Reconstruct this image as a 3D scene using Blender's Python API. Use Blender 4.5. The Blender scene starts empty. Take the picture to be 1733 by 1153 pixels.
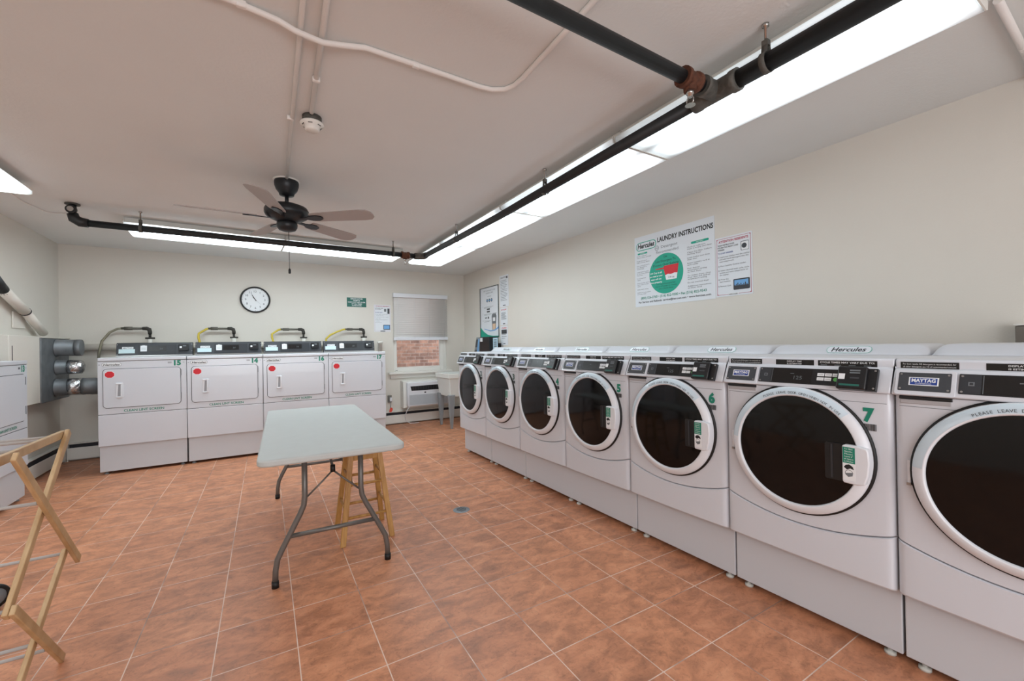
import bpy, math, random
from mathutils import Vector, Matrix
random.seed(7)
SC = bpy.context.scene
COL = SC.collection
PI = math.pi

# ------------------------------------------------------------------ camera
cam_d = bpy.data.cameras.new('camera'); cam = bpy.data.objects.new('camera', cam_d); COL.objects.link(cam)
RT = (0.85271541, -0.52209991, -0.01697379); UP = (0.01269812, -0.01176663, 0.99985014); FW = (0.5222214, 0.85280316, 0.0034039)
cam.matrix_world = Matrix(((RT[0], UP[0], -FW[0], 0), (RT[1], UP[1], -FW[1], 0), (RT[2], UP[2], -FW[2], 1.30), (0, 0, 0, 1)))
cam_d.sensor_width = 36; cam_d.lens = 14.70599; cam_d.shift_y = 0.00289
cam_d.clip_start = 0.05; cam_d.clip_end = 100
SC.camera = cam

# ------------------------------------------------------------------ world, exposure, lamp strength
LAMP = 6.0
wd = bpy.data.worlds.new('world'); SC.world = wd; wd.use_nodes = True
bg = wd.node_tree.nodes['Background']; bg.inputs[0].default_value = (0.80, 0.86, 1.0, 1); bg.inputs[1].default_value = 1.9
vs = SC.view_settings
vs.view_transform = 'Standard'; vs.look = 'None'; vs.gamma = 1; vs.use_curve_mapping = False; vs.exposure = 0.22

# fill lamp added behind the camera to even out the room brightness
al = bpy.data.lights.new('fill_light', 'AREA'); al.shape = 'RECTANGLE'; al.size = 3.2; al.size_y = 1.5; al.energy = 80; al.color = (0.93, 0.96, 1.0)
ao = bpy.data.objects.new('fill_light', al); COL.objects.link(ao); ao.location = (0.2, -2.12, 1.35); ao.rotation_euler = (math.radians(96), 0, 0)

# ------------------------------------------------------------------ materials
def lin(h):
    out = []
    for i in (0, 2, 4):
        c = int(h[i:i+2], 16) / 255
        out.append(c / 12.92 if c <= 0.04045 else ((c + 0.055) / 1.055) ** 2.4)
    return (*out, 1)
MATS = {}
def mat(name, col, rough=0.5, metal=0.0, noise=0.0, nscale=8.0, bump=0.0, bscale=60.0, coat=0.0, spec=0.5, emit=None, es=0.0):
    if name in MATS: return MATS[name]
    m = bpy.data.materials.new(name); m.use_nodes = True; nt = m.node_tree; b = nt.nodes['Principled BSDF']
    c = lin(col) if isinstance(col, str) else (*col, 1)
    b.inputs['Base Color'].default_value = c
    b.inputs['Roughness'].default_value = rough; b.inputs['Metallic'].default_value = metal
    b.inputs['Coat Weight'].default_value = coat; b.inputs['Specular IOR Level'].default_value = spec
    if emit:
        b.inputs['Emission Color'].default_value = lin(emit); b.inputs['Emission Strength'].default_value = es
    if noise or bump:
        tc = nt.nodes.new('ShaderNodeTexCoord')
    if noise:
        n = nt.nodes.new('ShaderNodeTexNoise'); n.inputs['Scale'].default_value = nscale; n.inputs['Detail'].default_value = 5
        nt.links.new(tc.outputs['Object'], n.inputs['Vector'])
        r = nt.nodes.new('ShaderNodeValToRGB')
        r.color_ramp.elements[0].position = 0.3; r.color_ramp.elements[1].position = 0.7
        r.color_ramp.elements[0].color = (c[0]*(1-noise), c[1]*(1-noise), c[2]*(1-noise), 1)
        r.color_ramp.elements[1].color = (min(1, c[0]*(1+noise)), min(1, c[1]*(1+noise)), min(1, c[2]*(1+noise)), 1)
        nt.links.new(n.outputs['Fac'], r.inputs['Fac']); nt.links.new(r.outputs['Color'], b.inputs['Base Color'])
    if bump:
        n2 = nt.nodes.new('ShaderNodeTexNoise'); n2.inputs['Scale'].default_value = bscale; n2.inputs['Detail'].default_value = 3
        nt.links.new(tc.outputs['Object'], n2.inputs['Vector'])
        bp_ = nt.nodes.new('ShaderNodeBump'); bp_.inputs['Strength'].default_value = bump; bp_.inputs['Distance'].default_value = 0.01
        nt.links.new(n2.outputs['Fac'], bp_.inputs['Height']); nt.links.new(bp_.outputs['Normal'], b.inputs['Normal'])
    MATS[name] = m
    return m
M_WALL = mat('cream_wall_paint', 'd8d3ca', 0.75, noise=0.015, nscale=2, bump=0.08, bscale=120)
M_CEIL = mat('ceiling_paint', 'dfe0de', 0.8, noise=0.02, nscale=1.5, bump=0.1, bscale=60)
M_TRIM = mat('white_trim_paint', 'e4e2dc', 0.5)
M_ENAM = mat('white_enamel', 'cfd2d9', 0.28, coat=0.3, noise=0.006, nscale=3)
M_ENAMP = mat('white_enamel_plinth', 'c7c9ce', 0.38, noise=0.006, nscale=3)
M_PLAS = mat('white_plastic', 'dcdee3', 0.35)
M_SEAM = mat('dark_seam', '24242a', 0.7)
M_GASK = mat('black_rubber', '0c0c0d', 0.55)
M_GLASS = mat('dark_door_glass', '0a0a0b', 0.08, spec=0.32)
M_CHAR = mat('charcoal_panel', '3a3d42', 0.45)
M_BLK = mat('black_plastic', '141518', 0.35)
M_DISP = mat('display_black', '090808', 0.3)
M_DGREY = mat('dark_grey_plastic', '2b2e33', 0.4)
M_INK = mat('black_ink', '16181a', 0.6)
M_GRN = mat('green_ink', '0f8068', 0.5)
M_TEAL = mat('teal_ink', '10a388', 0.5)
M_DKGRN = mat('dark_green_sign', '1d6357', 0.5)
M_RED = mat('red_ink', 'd0202e', 0.5)
M_MAG = mat('crimson_ink', 'b02a48', 0.5)
M_BLUE = mat('blue_ink', '1c3c8c', 0.5)
M_LBLUE = mat('light_blue_ink', '6fa6d8', 0.5)
M_PAPER = mat('white_paper', 'dfe3e8', 0.6)
M_GREYINK = mat('grey_ink', '6d7276', 0.6)
M_LABW = mat('label_white', 'e6e8ea', 0.5)
M_SCREW = mat('screw_steel', 'a8a8a8', 0.3, 0.9)
M_PIPE = mat('black_steel_pipe', '1a1c1e', 0.5, 0.1, noise=0.25, nscale=14)
M_RUST = mat('rusty_fitting', '5a3524', 0.8, 0.2, noise=0.35, nscale=40, bump=0.5)
M_DULL = mat('dull_grey_fitting', '5b5954', 0.7, 0.3, noise=0.25, nscale=30, bump=0.4)
M_CHROME = mat('worn_chrome', 'b8b6b2', 0.25, 0.9)
M_COND = mat('painted_conduit', 'e6e2de', 0.6)
M_FAN = mat('fan_dark_metal', '25272a', 0.4, 0.4)
M_BLADE = mat('fan_blade', 'a69c97', 0.5)
M_GALV = mat('galvanised_duct', '7c8084', 0.5, 0.55, noise=0.18, nscale=9)
M_FOIL = mat('foil_tape', 'c4c4c6', 0.22, 0.95, bump=0.9, bscale=35)
M_WOOD = None
M_TABLE = mat('table_plastic', 'bbbfbd', 0.5, noise=0.02, nscale=12, bump=0.1, bscale=200)
M_TLEG = mat('table_leg_steel', '6e6b67', 0.4, 0.4)
M_SINK = mat('sink_plastic', 'dcdcd8', 0.35)
M_SLEG = mat('grey_sink_leg', '8b9094', 0.5)
M_FOOT = mat('foot_plastic', 'c9c8c0', .5)
M_YEL = mat('yellow_hose', 'c9b13c', 0.45)
M_HOSE = mat('grey_braided_hose', '8d8876', 0.5, 0.3)
M_ROD = mat('painted_dowel', 'b9b6b3', 0.45)
def diffuser_material(gain):
    m = bpy.data.materials.new('diffuser'); m.use_nodes = True; nt = m.node_tree; b = nt.nodes['Principled BSDF']; L = nt.links
    b.inputs['Base Color'].default_value = lin('f0f4f7'); b.inputs['Roughness'].default_value = .35; b.inputs['Emission Color'].default_value = lin('e6f5fb')
    tc = nt.nodes.new('ShaderNodeTexCoord'); sp = nt.nodes.new('ShaderNodeSeparateXYZ'); L.new(tc.outputs['Object'], sp.inputs[0])
    def M(op, a, b_=None, c=None):
        n = nt.nodes.new('ShaderNodeMath'); n.operation = op
        for i, q in enumerate((a, b_, c)):
            if q is None: continue
            if isinstance(q, (int, float)): n.inputs[i].default_value = q
            else: L.new(q, n.inputs[i])
        return n.outputs[0]
    def ss(v, a, b_, lo, hi):
        n = nt.nodes.new('ShaderNodeMapRange'); n.interpolation_type = 'SMOOTHSTEP'; L.new(v, n.inputs['Value'])
        for k, q in zip(('From Min', 'From Max', 'To Min', 'To Max'), (a, b_, lo, hi)): n.inputs[k].default_value = q
        return n.outputs['Result']
    ax = M('ABSOLUTE', sp.outputs[0]); ay = M('ABSOLUTE', sp.outputs[1])
    side = ss(ax, .165, .235, 1, .16); mid = ss(ax, 0, .06, .30, 1); end = ss(ay, .56, .685, 1, .22)
    L.new(M('MULTIPLY', M('MULTIPLY', M('MULTIPLY', side, mid), end), LAMP * gain), b.inputs['Emission Strength'])
    return m
_dm = {}
def lens(gain):
    if gain not in _dm: _dm[gain] = diffuser_material(gain)
    return _dm[gain]

def wood(name, c1, c2, sc=(6, 6, 60)):
    m = bpy.data.materials.new(name); m.use_nodes = True; nt = m.node_tree; b = nt.nodes['Principled BSDF']
    tc = nt.nodes.new('ShaderNodeTexCoord'); mp = nt.nodes.new('ShaderNodeMapping'); mp.inputs['Scale'].default_value = sc
    n = nt.nodes.new('ShaderNodeTexNoise'); n.inputs['Scale'].default_value = 1.5; n.inputs['Detail'].default_value = 6
    r = nt.nodes.new('ShaderNodeValToRGB'); r.color_ramp.elements[0].color = lin(c1); r.color_ramp.elements[1].color = lin(c2)
    r.color_ramp.elements[0].position = 0.3; r.color_ramp.elements[1].position = 0.7
    nt.links.new(tc.outputs['Object'], mp.inputs['Vector']); nt.links.new(mp.outputs['Vector'], n.inputs['Vector'])
    nt.links.new(n.outputs['Fac'], r.inputs['Fac']); nt.links.new(r.outputs['Color'], b.inputs['Base Color'])
    b.inputs['Roughness'].default_value = 0.45
    return m
M_WOOD = wood('honey_wood', 'a8783c', 'c39656', (40, 40, 5))
M_RACK = wood('pale_rack_wood', 'b08d62', 'cbaa80', (30, 8, 8))

def floor_material():
    m = bpy.data.materials.new('terracotta_tile'); m.use_nodes = True; nt = m.node_tree; b = nt.nodes['Principled BSDF']; L = nt.links
    tc = nt.nodes.new('ShaderNodeTexCoord')
    mp = nt.nodes.new('ShaderNodeMapping'); mp.vector_type = 'TEXTURE'
    mp.inputs['Location'].default_value = (1.37949, 2.64704, 0); mp.inputs['Rotation'].default_value = (0, 0, -0.0162)
    L.new(tc.outputs['Object'], mp.inputs['Vector'])
    S = 0.30754
    br = nt.nodes.new('ShaderNodeTexBrick'); br.offset = 0; br.squash = 1
    br.inputs['Scale'].default_value = 1; br.inputs['Brick Width'].default_value = S; br.inputs['Row Height'].default_value = S
    br.inputs['Mortar Size'].default_value = 0.0025; br.inputs['Mortar Smooth'].default_value = 0.25; br.inputs['Bias'].default_value = 0
    br.inputs['Color1'].default_value = (0, 0, 0, 1); br.inputs['Color2'].default_value = (1, 1, 1, 1); br.inputs['Mortar'].default_value = (0.5, 0.5, 0.5, 1)
    L.new(mp.outputs['Vector'], br.inputs['Vector'])
    # shift the mottling per tile so that it breaks at the joints
    sep = nt.nodes.new('ShaderNodeMath'); sep.operation = 'MULTIPLY'; sep.inputs[1].default_value = 31.0
    L.new(br.outputs['Color'], sep.inputs[0])
    n1 = nt.nodes.new('ShaderNodeTexNoise'); n1.noise_dimensions = '4D'; n1.inputs['Scale'].default_value = 10; n1.inputs['Detail'].default_value = 7; n1.inputs['Roughness'].default_value = 0.65; n1.inputs['Distortion'].default_value = 0.7
    st = nt.nodes.new('ShaderNodeMapping'); st.inputs['Scale'].default_value = (0.75, 1.35, 1); L.new(mp.outputs['Vector'], st.inputs['Vector'])
    L.new(st.outputs['Vector'], n1.inputs['Vector']); L.new(sep.outputs[0], n1.inputs['W'])
    r = nt.nodes.new('ShaderNodeValToRGB'); e = r.color_ramp.elements
    e[0].position = 0.30; e[0].color = lin('9b694f'); e[1].position = 0.72; e[1].color = lin('dd9e78')
    k = e.new(0.43); k.color = lin('b57b5b'); k = e.new(0.55); k.color = lin('cd8c68')
    L.new(n1.outputs['Fac'], r.inputs['Fac'])
    n2 = nt.nodes.new('ShaderNodeTexNoise'); n2.inputs['Scale'].default_value = 34; n2.inputs['Detail'].default_value = 8; n2.inputs['Roughness'].default_value = 0.7; n2.inputs['Distortion'].default_value = 1.5
    L.new(mp.outputs['Vector'], n2.inputs['Vector'])
    r2 = nt.nodes.new('ShaderNodeValToRGB'); r2.color_ramp.elements[0].position = 0.30; r2.color_ramp.elements[0].color = (0.62, 0.60, 0.60, 1); r2.color_ramp.elements[1].position = 0.48; r2.color_ramp.elements[1].color = (1, 1, 1, 1)
    L.new(n2.outputs['Fac'], r2.inputs['Fac'])
    mu = nt.nodes.new('ShaderNodeMix'); mu.data_type = 'RGBA'; mu.blend_type = 'MULTIPLY'; mu.inputs['Factor'].default_value = 0.8
    L.new(r.outputs['Color'], mu.inputs[6]); L.new(r2.outputs['Color'], mu.inputs[7])
    tint = nt.nodes.new('ShaderNodeMix'); tint.data_type = 'RGBA'; tint.blend_type = 'MULTIPLY'; tint.inputs['Factor'].default_value = 1
    tr = nt.nodes.new('ShaderNodeValToRGB'); tr.color_ramp.elements[0].color = (0.90, 0.87, 0.87, 1); tr.color_ramp.elements[1].color = (1, 1, 1, 1)
    L.new(br.outputs['Color'], tr.inputs['Fac']); L.new(mu.outputs[2], tint.inputs[6]); L.new(tr.outputs['Color'], tint.inputs[7])
    # grout
    n3 = nt.nodes.new('ShaderNodeTexNoise'); n3.inputs['Scale'].default_value = 3.0; n3.inputs['Detail'].default_value = 4
    L.new(mp.outputs['Vector'], n3.inputs['Vector'])
    r3 = nt.nodes.new('ShaderNodeValToRGB'); r3.color_ramp.elements[0].position = 0.38; r3.color_ramp.elements[0].color = lin('8d7468'); r3.color_ramp.elements[1].position = 0.52; r3.color_ramp.elements[1].color = lin('e0c4b4')
    L.new(n3.outputs['Fac'], r3.inputs['Fac'])
    fin = nt.nodes.new('ShaderNodeMix'); fin.data_type = 'RGBA'
    L.new(br.outputs['Fac'], fin.inputs['Factor']); L.new(tint.outputs[2], fin.inputs[6]); L.new(r3.outputs['Color'], fin.inputs[7])
    L.new(fin.outputs[2], b.inputs['Base Color'])
    rr = nt.nodes.new('ShaderNodeMapRange'); rr.inputs['To Min'].default_value = 0.33; rr.inputs['To Max'].default_value = 0.55
    L.new(n1.outputs['Fac'], rr.inputs['Value']); L.new(rr.outputs['Result'], b.inputs['Roughness'])
    b.inputs['Specular IOR Level'].default_value = 0.5
    inv = nt.nodes.new('ShaderNodeMath'); inv.operation = 'SUBTRACT'; inv.inputs[0].default_value = 1; L.new(br.outputs['Fac'], inv.inputs[1])
    ad = nt.nodes.new('ShaderNodeMath'); ad.operation = 'MULTIPLY_ADD'; ad.inputs[1].default_value = 0.25; L.new(n2.outputs['Fac'], ad.inputs[0]); L.new(inv.outputs[0], ad.inputs[2])
    bp_ = nt.nodes.new('ShaderNodeBump'); bp_.inputs['Strength'].default_value = 0.35; bp_.inputs['Distance'].default_value = 0.004
    L.new(ad.outputs[0], bp_.inputs['Height']); L.new(bp_.outputs['Normal'], b.inputs['Normal'])
    return m
M_FLOOR = floor_material()

def brick_material():
    m = bpy.data.materials.new('outside_brick'); m.use_nodes = True; nt = m.node_tree; b = nt.nodes['Principled BSDF']; L = nt.links
    tc = nt.nodes.new('ShaderNodeTexCoord'); mp = nt.nodes.new('ShaderNodeMapping'); mp.inputs['Rotation'].default_value = (PI/2, 0, 0)
    L.new(tc.outputs['Object'], mp.inputs['Vector'])
    br = nt.nodes.new('ShaderNodeTexBrick'); br.inputs['Scale'].default_value = 1; br.inputs['Brick Width'].default_value = 0.20; br.inputs['Row Height'].default_value = 0.072
    br.inputs['Mortar Size'].default_value = 0.006; br.inputs['Bias'].default_value = -0.2
    br.inputs['Color1'].default_value = lin('c99a80'); br.inputs['Color2'].default_value = lin('8a6c60'); br.inputs['Mortar'].default_value = lin('c2ab9a')
    L.new(mp.outputs['Vector'], br.inputs['Vector']); n = nt.nodes.new('ShaderNodeTexNoise'); n.inputs['Scale'].default_value = 9; n.inputs['Detail'].default_value = 6; L.new(tc.outputs['Object'], n.inputs['Vector'])
    r = nt.nodes.new('ShaderNodeValToRGB'); r.color_ramp.elements[0].position = .3; r.color_ramp.elements[0].color = (.62, .60, .60, 1); r.color_ramp.elements[1].position = .65; r.color_ramp.elements[1].color = (1, 1, 1, 1); L.new(n.outputs['Fac'], r.inputs['Fac'])
    mx = nt.nodes.new('ShaderNodeMix'); mx.data_type = 'RGBA'; mx.blend_type = 'MULTIPLY'; mx.inputs['Factor'].default_value = 1; L.new(br.outputs['Color'], mx.inputs[6]); L.new(r.outputs['Color'], mx.inputs[7])
    L.new(mx.outputs[2], b.inputs['Base Color']); b.inputs['Roughness'].default_value = 0.9
    return m
M_BRICK = brick_material()

# ------------------------------------------------------------------ mesh builder
_txt = {}
def text_mesh(s, bold, shear):
    key = (s, bold, shear)
    if key not in _txt:
        c = bpy.data.curves.new('t', 'FONT'); c.body = s; c.size = 1; c.resolution_u = 2; c.offset = bold; c.shear = shear
        c.fill_mode = 'FRONT'
        o = bpy.data.objects.new('t', c); COL.objects.link(o)
        me = bpy.data.meshes.new_from_object(o)
        vs_ = [tuple(v.co) for v in me.vertices]; fs = [tuple(p.vertices) for p in me.polygons]
        # keep faces that are not edge-on
        bpy.data.objects.remove(o); bpy.data.curves.remove(c); bpy.data.meshes.remove(me)
        _txt[key] = (vs_, fs)
    return _txt[key]

class MB:
    def __init__(s):
        s.v = []; s.f = []; s.mi = []; s.sm = []; s.mats = []; s.T = Matrix.Identity(4)
    def m(s, mt):
        if mt not in s.mats: s.mats.append(mt)
        return s.mats.index(mt)
    def frame(s, o=(0, 0, 0), r=(1, 0, 0), u=(0, 0, 1)):
        """local x = r, local y = u, local z = r x u (outwards)"""
        r = Vector(r).normalized(); u = Vector(u).normalized(); n = r.cross(u)
        s.T = Matrix(((r[0], u[0], n[0], o[0]), (r[1], u[1], n[1], o[1]), (r[2], u[2], n[2], o[2]), (0, 0, 0, 1)))
        return s
    def reset(s): s.T = Matrix.Identity(4); return s
    def add(s, vs_, fs, mt, smooth=False):
        b = len(s.v); i = s.m(mt)
        for p in vs_: s.v.append(tuple(s.T @ Vector(p)))
        for f in fs: s.f.append(tuple(b + k for k in f)); s.mi.append(i); s.sm.append(smooth)
        return s
    def box(s, x0, x1, y0, y1, z0, z1, mt):
        v = [(x, y, z) for z in (z0, z1) for y in (y0, y1) for x in (x0, x1)]
        return s.add(v, [(0, 2, 3, 1), (4, 5, 7, 6), (0, 1, 5, 4), (2, 6, 7, 3), (0, 4, 6, 2), (1, 3, 7, 5)], mt)
    def prism(s, poly, z0, z1, mt, smooth=False):
        """poly in local xy (ccw), extruded along local z"""
        n = len(poly); v = [(x, y, z0) for x, y in poly] + [(x, y, z1) for x, y in poly]
        s.add(v, [tuple(range(n - 1, -1, -1)), tuple(range(n, 2 * n))], mt)
        b = len(s.v) - 2 * n; i = s.m(mt)
        for k in range(n):
            s.f.append((b + k, b + (k + 1) % n, b + n + (k + 1) % n, b + n + k)); s.mi.append(i); s.sm.append(smooth)
        return s
    def tube(s, pts, r, mt, seg=12, caps=True):
        pts = [Vector(p) for p in pts]; n = len(pts); rr = r if isinstance(r, (list, tuple)) else [r] * n
        d0 = (pts[1] - pts[0]).normalized(); a = Vector((0, 0, 1)) if abs(d0.z) < 0.9 else Vector((1, 0, 0))
        x = d0.cross(a).normalized(); v = []; 
        for i, p in enumerate(pts):
            d = ((pts[min(i + 1, n - 1)] - p).normalized() + (p - pts[max(i - 1, 0)]).normalized())
            if d.length < 1e-6: d = pts[min(i + 1, n - 1)] - pts[max(i - 1, 0)]
            d.normalize(); x = (x - d * x.dot(d)).normalized(); y = d.cross(x)
            for k in range(seg):
                t = 2 * PI * k / seg; v.append(p + (x * math.cos(t) + y * math.sin(t)) * rr[i])
        fs = [(i * seg + k, i * seg + (k + 1) % seg, (i + 1) * seg + (k + 1) % seg, (i + 1) * seg + k) for i in range(n - 1) for k in range(seg)]
        s.add(v, fs, mt, True)
        if caps:
            b = len(s.v) - len(v); i = s.m(mt)
            s.f.append(tuple(b + k for k in range(seg - 1, -1, -1))); s.mi.append(i); s.sm.append(False)
            s.f.append(tuple(b + (n - 1) * seg + k for k in range(seg))); s.mi.append(i); s.sm.append(False)
        return s
    def lathe(s, prof, mt, seg=32, c=(0, 0), a0=0.0, a1=None):
        """profile [(r, z)] about the local z axis"""
        full = a1 is None; a1 = 2 * PI if full else a1; n = len(prof); K = seg if full else seg + 1
        v = [(c[0] + r * math.cos(a0 + (a1 - a0) * k / seg), c[1] + r * math.sin(a0 + (a1 - a0) * k / seg), z) for r, z in prof for k in range(K)]
        fs = []
        for i in range(n - 1):
            for k in range(seg):
                k2 = (k + 1) % K if full else k + 1
                fs.append((i * K + k, i * K + k2, (i + 1) * K + k2, (i + 1) * K + k))
        return s.add(v, fs, mt, True)
    def disc(s, cx, cy, r, z0, z1, mt, seg=24):
        return s.prism([(cx + r * math.cos(2 * PI * k / seg), cy + r * math.sin(2 * PI * k / seg)) for k in range(seg)], z0, z1, mt, True)
    def text(s, t, x, y, h, mt, w=None, al='c', bold=0.0, shear=0.0, z=0.0, rot=0.0):
        """x, y = anchor on the baseline; h = capital height; w = forced width"""
        vs_, fs = text_mesh(t, bold, shear)
        if not vs_: return s
        sc = h / 0.70; xa = min(p[0] for p in vs_); xb = max(p[0] for p in vs_)
        sx = (w / (xb - xa)) if w else sc
        off = {'c': (xa + xb) / 2, 'l': xa, 'r': xb}[al]; ca, sa = math.cos(rot), math.sin(rot)
        return s.add([(x + (p[0] - off) * sx * ca - p[1] * sc * sa, y + (p[0] - off) * sx * sa + p[1] * sc * ca, z) for p in vs_], fs, mt)
    def obj(s, name, parent=None, bevel=0.0, seg=2, angle=35, auto=True):
        me = bpy.data.meshes.new(name); me.from_pydata(s.v, [], s.f)
        for mt in s.mats: me.materials.append(mt)
        me.polygons.foreach_set('material_index', s.mi); me.polygons.foreach_set('use_smooth', s.sm); me.update()
        o = bpy.data.objects.new(name, me); COL.objects.link(o)
        if parent: o.parent = parent
        if bevel:
            b = o.modifiers.new('bevel', 'BEVEL'); b.width = bevel; b.segments = seg; b.limit_method = 'ANGLE'; b.angle_limit = math.radians(angle)
            b.harden_normals = False
            me.polygons.foreach_set('use_smooth', [True] * len(me.polygons))
            try: me.set_sharp_from_angle(angle=math.radians(50))
            except Exception: pass
        return o

def rrect(x0, x1, y0, y1, r, seg=5):
    p = []
    for cx, cy, a in ((x1 - r, y0 + r, -90), (x1 - r, y1 - r, 0), (x0 + r, y1 - r, 90), (x0 + r, y0 + r, 180)):
        for k in range(seg + 1):
            t = math.radians(a + 90 * k / seg); p.append((cx + r * math.cos(t), cy + r * math.sin(t)))
    return p
def tag(o, label, cat, group=None):
    o['label'] = label; o['category'] = cat
    if group: o['group'] = group
    return o
def thing(name, label, cat, loc=(0, 0, 0), rz=0.0, group=None):
    o = bpy.data.objects.new(name, None); COL.objects.link(o); o.empty_display_size = 0.1
    o.location = loc; o.rotation_euler = (0, 0, rz)
    return tag(o, label, cat, group)
def struct(mb, name, parent=None, **k):
    o = mb.obj(name, parent, **k)
    if not parent: o['kind'] = 'structure'
    return o
def copy_tree(o, parent=None):
    c = o.copy(); COL.objects.link(c)
    if parent: c.parent = parent
    for ch in [x for x in SC.objects if x.parent == o]: copy_tree(ch, c)
    return c

# ------------------------------------------------------------------ the room
H = 2.60; XL = -2.0; XR = 3.30; YB = 7.07; YF = -2.2; XA = -2.62; YA = 5.58
struct(MB().box(XA - .1, XR + .1, YF - .1, YB + .1, -0.1, 0, M_FLOOR), 'floor')
struct(MB().box(XA - .1, XR + .1, YF - .1, YB + .14, H, H + .1, M_CEIL), 'ceiling')
struct(MB().box(XR, XR + .12, YF - .1, YB + .14, 0, H, M_WALL), 'wall_right')
struct(MB().box(XA, XR, YF - .1, YF, 0, H, M_WALL), 'wall_front')
# left wall: stands back where the dryers are
b = MB(); b.prism([(XL, YA), (XL, YB), (XL - .74, YB), (XL - .74, YF), (XA, YF), (XA, YA)][::-1], 0, H, M_WALL); struct(b, 'wall_left')
# back wall with the window opening
WX0, WX1, WZ0, WZ1 = 1.985, 2.935, 0.875, 2.19
b = MB(); b.box(XA, WX0, YB, YB + .14, 0, H, M_WALL); b.box(WX1, XR, YB, YB + .14, 0, H, M_WALL)
b.box(WX0, WX1, YB, YB + .14, 0, WZ0, M_WALL); b.box(WX0, WX1, YB, YB + .14, WZ1, H, M_WALL); struct(b, 'wall_back')
# window
b = MB(); y0, y1 = YB + .015, YB + .075
b.box(WX0, WX0 + .055, y0, y1, WZ0, WZ1, M_TRIM); b.box(WX1 - .115, WX1, y0, y1, WZ0, WZ1, M_TRIM)
b.box(WX0 + .055, WX1 - .115, y0, y1, WZ0, WZ0 + .075, M_TRIM); b.box(WX0 + .055, WX1 - .115, y0, y1, WZ1 - .05, WZ1, M_TRIM)
b.box(WX0 + .055, WX1 - .115, y0 + .01, y1 - .005, 1.50, 1.545, M_TRIM)
b.box(WX1 - .06, WX1 - .05, y0 - .008, y0, WZ0, WZ1, M_TRIM)
win = struct(b, 'window_1', bevel=.003)
def glass_mat():
    m = bpy.data.materials.new('window_glass'); m.use_nodes = True; b = m.node_tree.nodes['Principled BSDF']
    b.inputs['Base Color'].default_value = (0.95, 0.97, 0.97, 1); b.inputs['Roughness'].default_value = 0.02
    b.inputs['Transmission Weight'].default_value = 1; b.inputs['IOR'].default_value = 1.1; b.inputs['Specular IOR Level'].default_value = 0.5
    return m
MB().box(WX0 + .056, WX1 - .116, YB + .045, YB + .048, WZ0 + .076, 1.50, glass_mat()).obj('window_pane', win)
MB().box(WX0 + .056, WX1 - .116, YB + .052, YB + .055, 1.546, WZ1 - .051, glass_mat()).obj('window_pane', win)
b = MB().box(WX0 - .10, WX1 + .08, YB - .075, YB, 0.835, 0.872, M_TRIM); b.obj('window_sill', win, bevel=.006)
b = MB().box(WX0 - .07, WX1 + .05, YB - .022, YB, 0.765, 0.835, M_TRIM); b.obj('window_apron', win, bevel=.004)
b = MB().tube([(WX0 + .0, YB - .045, .886), (WX0 + .012, YB - .05, .90), (WX0 + .045, YB - .045, .898)], .004, M_CHROME, 6); b.obj('window_latch', win)
# outside
b = MB().box(-1, 7, 9.0, 9.2, -0.4, 5.5, M_BRICK); o = b.obj('brick_building'); tag(o, 'red brown brick wall of the building seen outside through the window', 'building')
MB().box(-3, 8, YB + .15, 9.0, -0.5, -0.4, mat('outside_concrete', '8b8780', .9)).obj('ground')['kind'] = 'structure'

b = MB()
for x0_, x1_, z0_, z1_ in ((-1.5, 1.9, .52, .60), (-1.5, 1.9, 2.10, 2.18), (-1.5, -1.42, .60, 2.10), (1.82, 1.9, .60, 2.10)): b.box(x0_, x1_, YF + .001, YF + .06, z0_, z1_, M_TRIM)
struct(b, 'fill_light_frame')  # made-up frame on the unseen front wall, around the added fill lamp
# baseboard heaters
def heater(name, label, L, loc, rz):
    t = thing(name, label, 'heater', loc, rz)
    b = MB(); b.prism([(0, .025), (-.055, .025), (-.055, .135), (-.05, .15), (-.052, .152), (0, .152)][::-1], 0, L, M_TRIM)
    # lower face panel
    b = MB(); b.T = Matrix(((0, 0, 1, 0), (1, 0, 0, 0), (0, 1, 0, 0), (0, 0, 0, 1)))
    b.prism([(-.062, .022), (-.056, .022), (-.056, .158), (-.062, .158)], 0, L, M_TRIM); b.obj('front_panel', t)
    b = MB(); b.T = Matrix(((0, 0, 1, 0), (1, 0, 0, 0), (0, 1, 0, 0), (0, 0, 0, 1)))
    b.prism([(-.05, .205), (-.045, .20), (0, .20), (0, .212), (-.05, .212)], 0, L, M_TRIM)
    b.prism([(-.008, .02), (-.001, .02), (-.001, .20), (-.008, .20)], 0, L, M_TRIM); b.obj('back_plate', t)
    b = MB().box(.02, L - .02, -.046, -.010, .05, .192, M_SEAM); b.obj('fin_slot_shade', t)  # fin block enlarged and coloured dark to paint the shade inside the slot
    MB().box(0, .012, -.06, -.001, 0, .21, M_TRIM).obj('end_cap', t); MB().box(L - .012, L, -.06, -.001, 0, .21, M_TRIM).obj('end_cap', t)
    return t
heater('baseboard_heater', 'long cream baseboard heater under the window on the back wall', 5.2, (-1.93, YB - .002, 0), 0)
heater('baseboard_heater', 'short cream baseboard heater on the left wall below the duct box', 1.40, (XL + .002, 5.62, 0), PI / 2)

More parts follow.
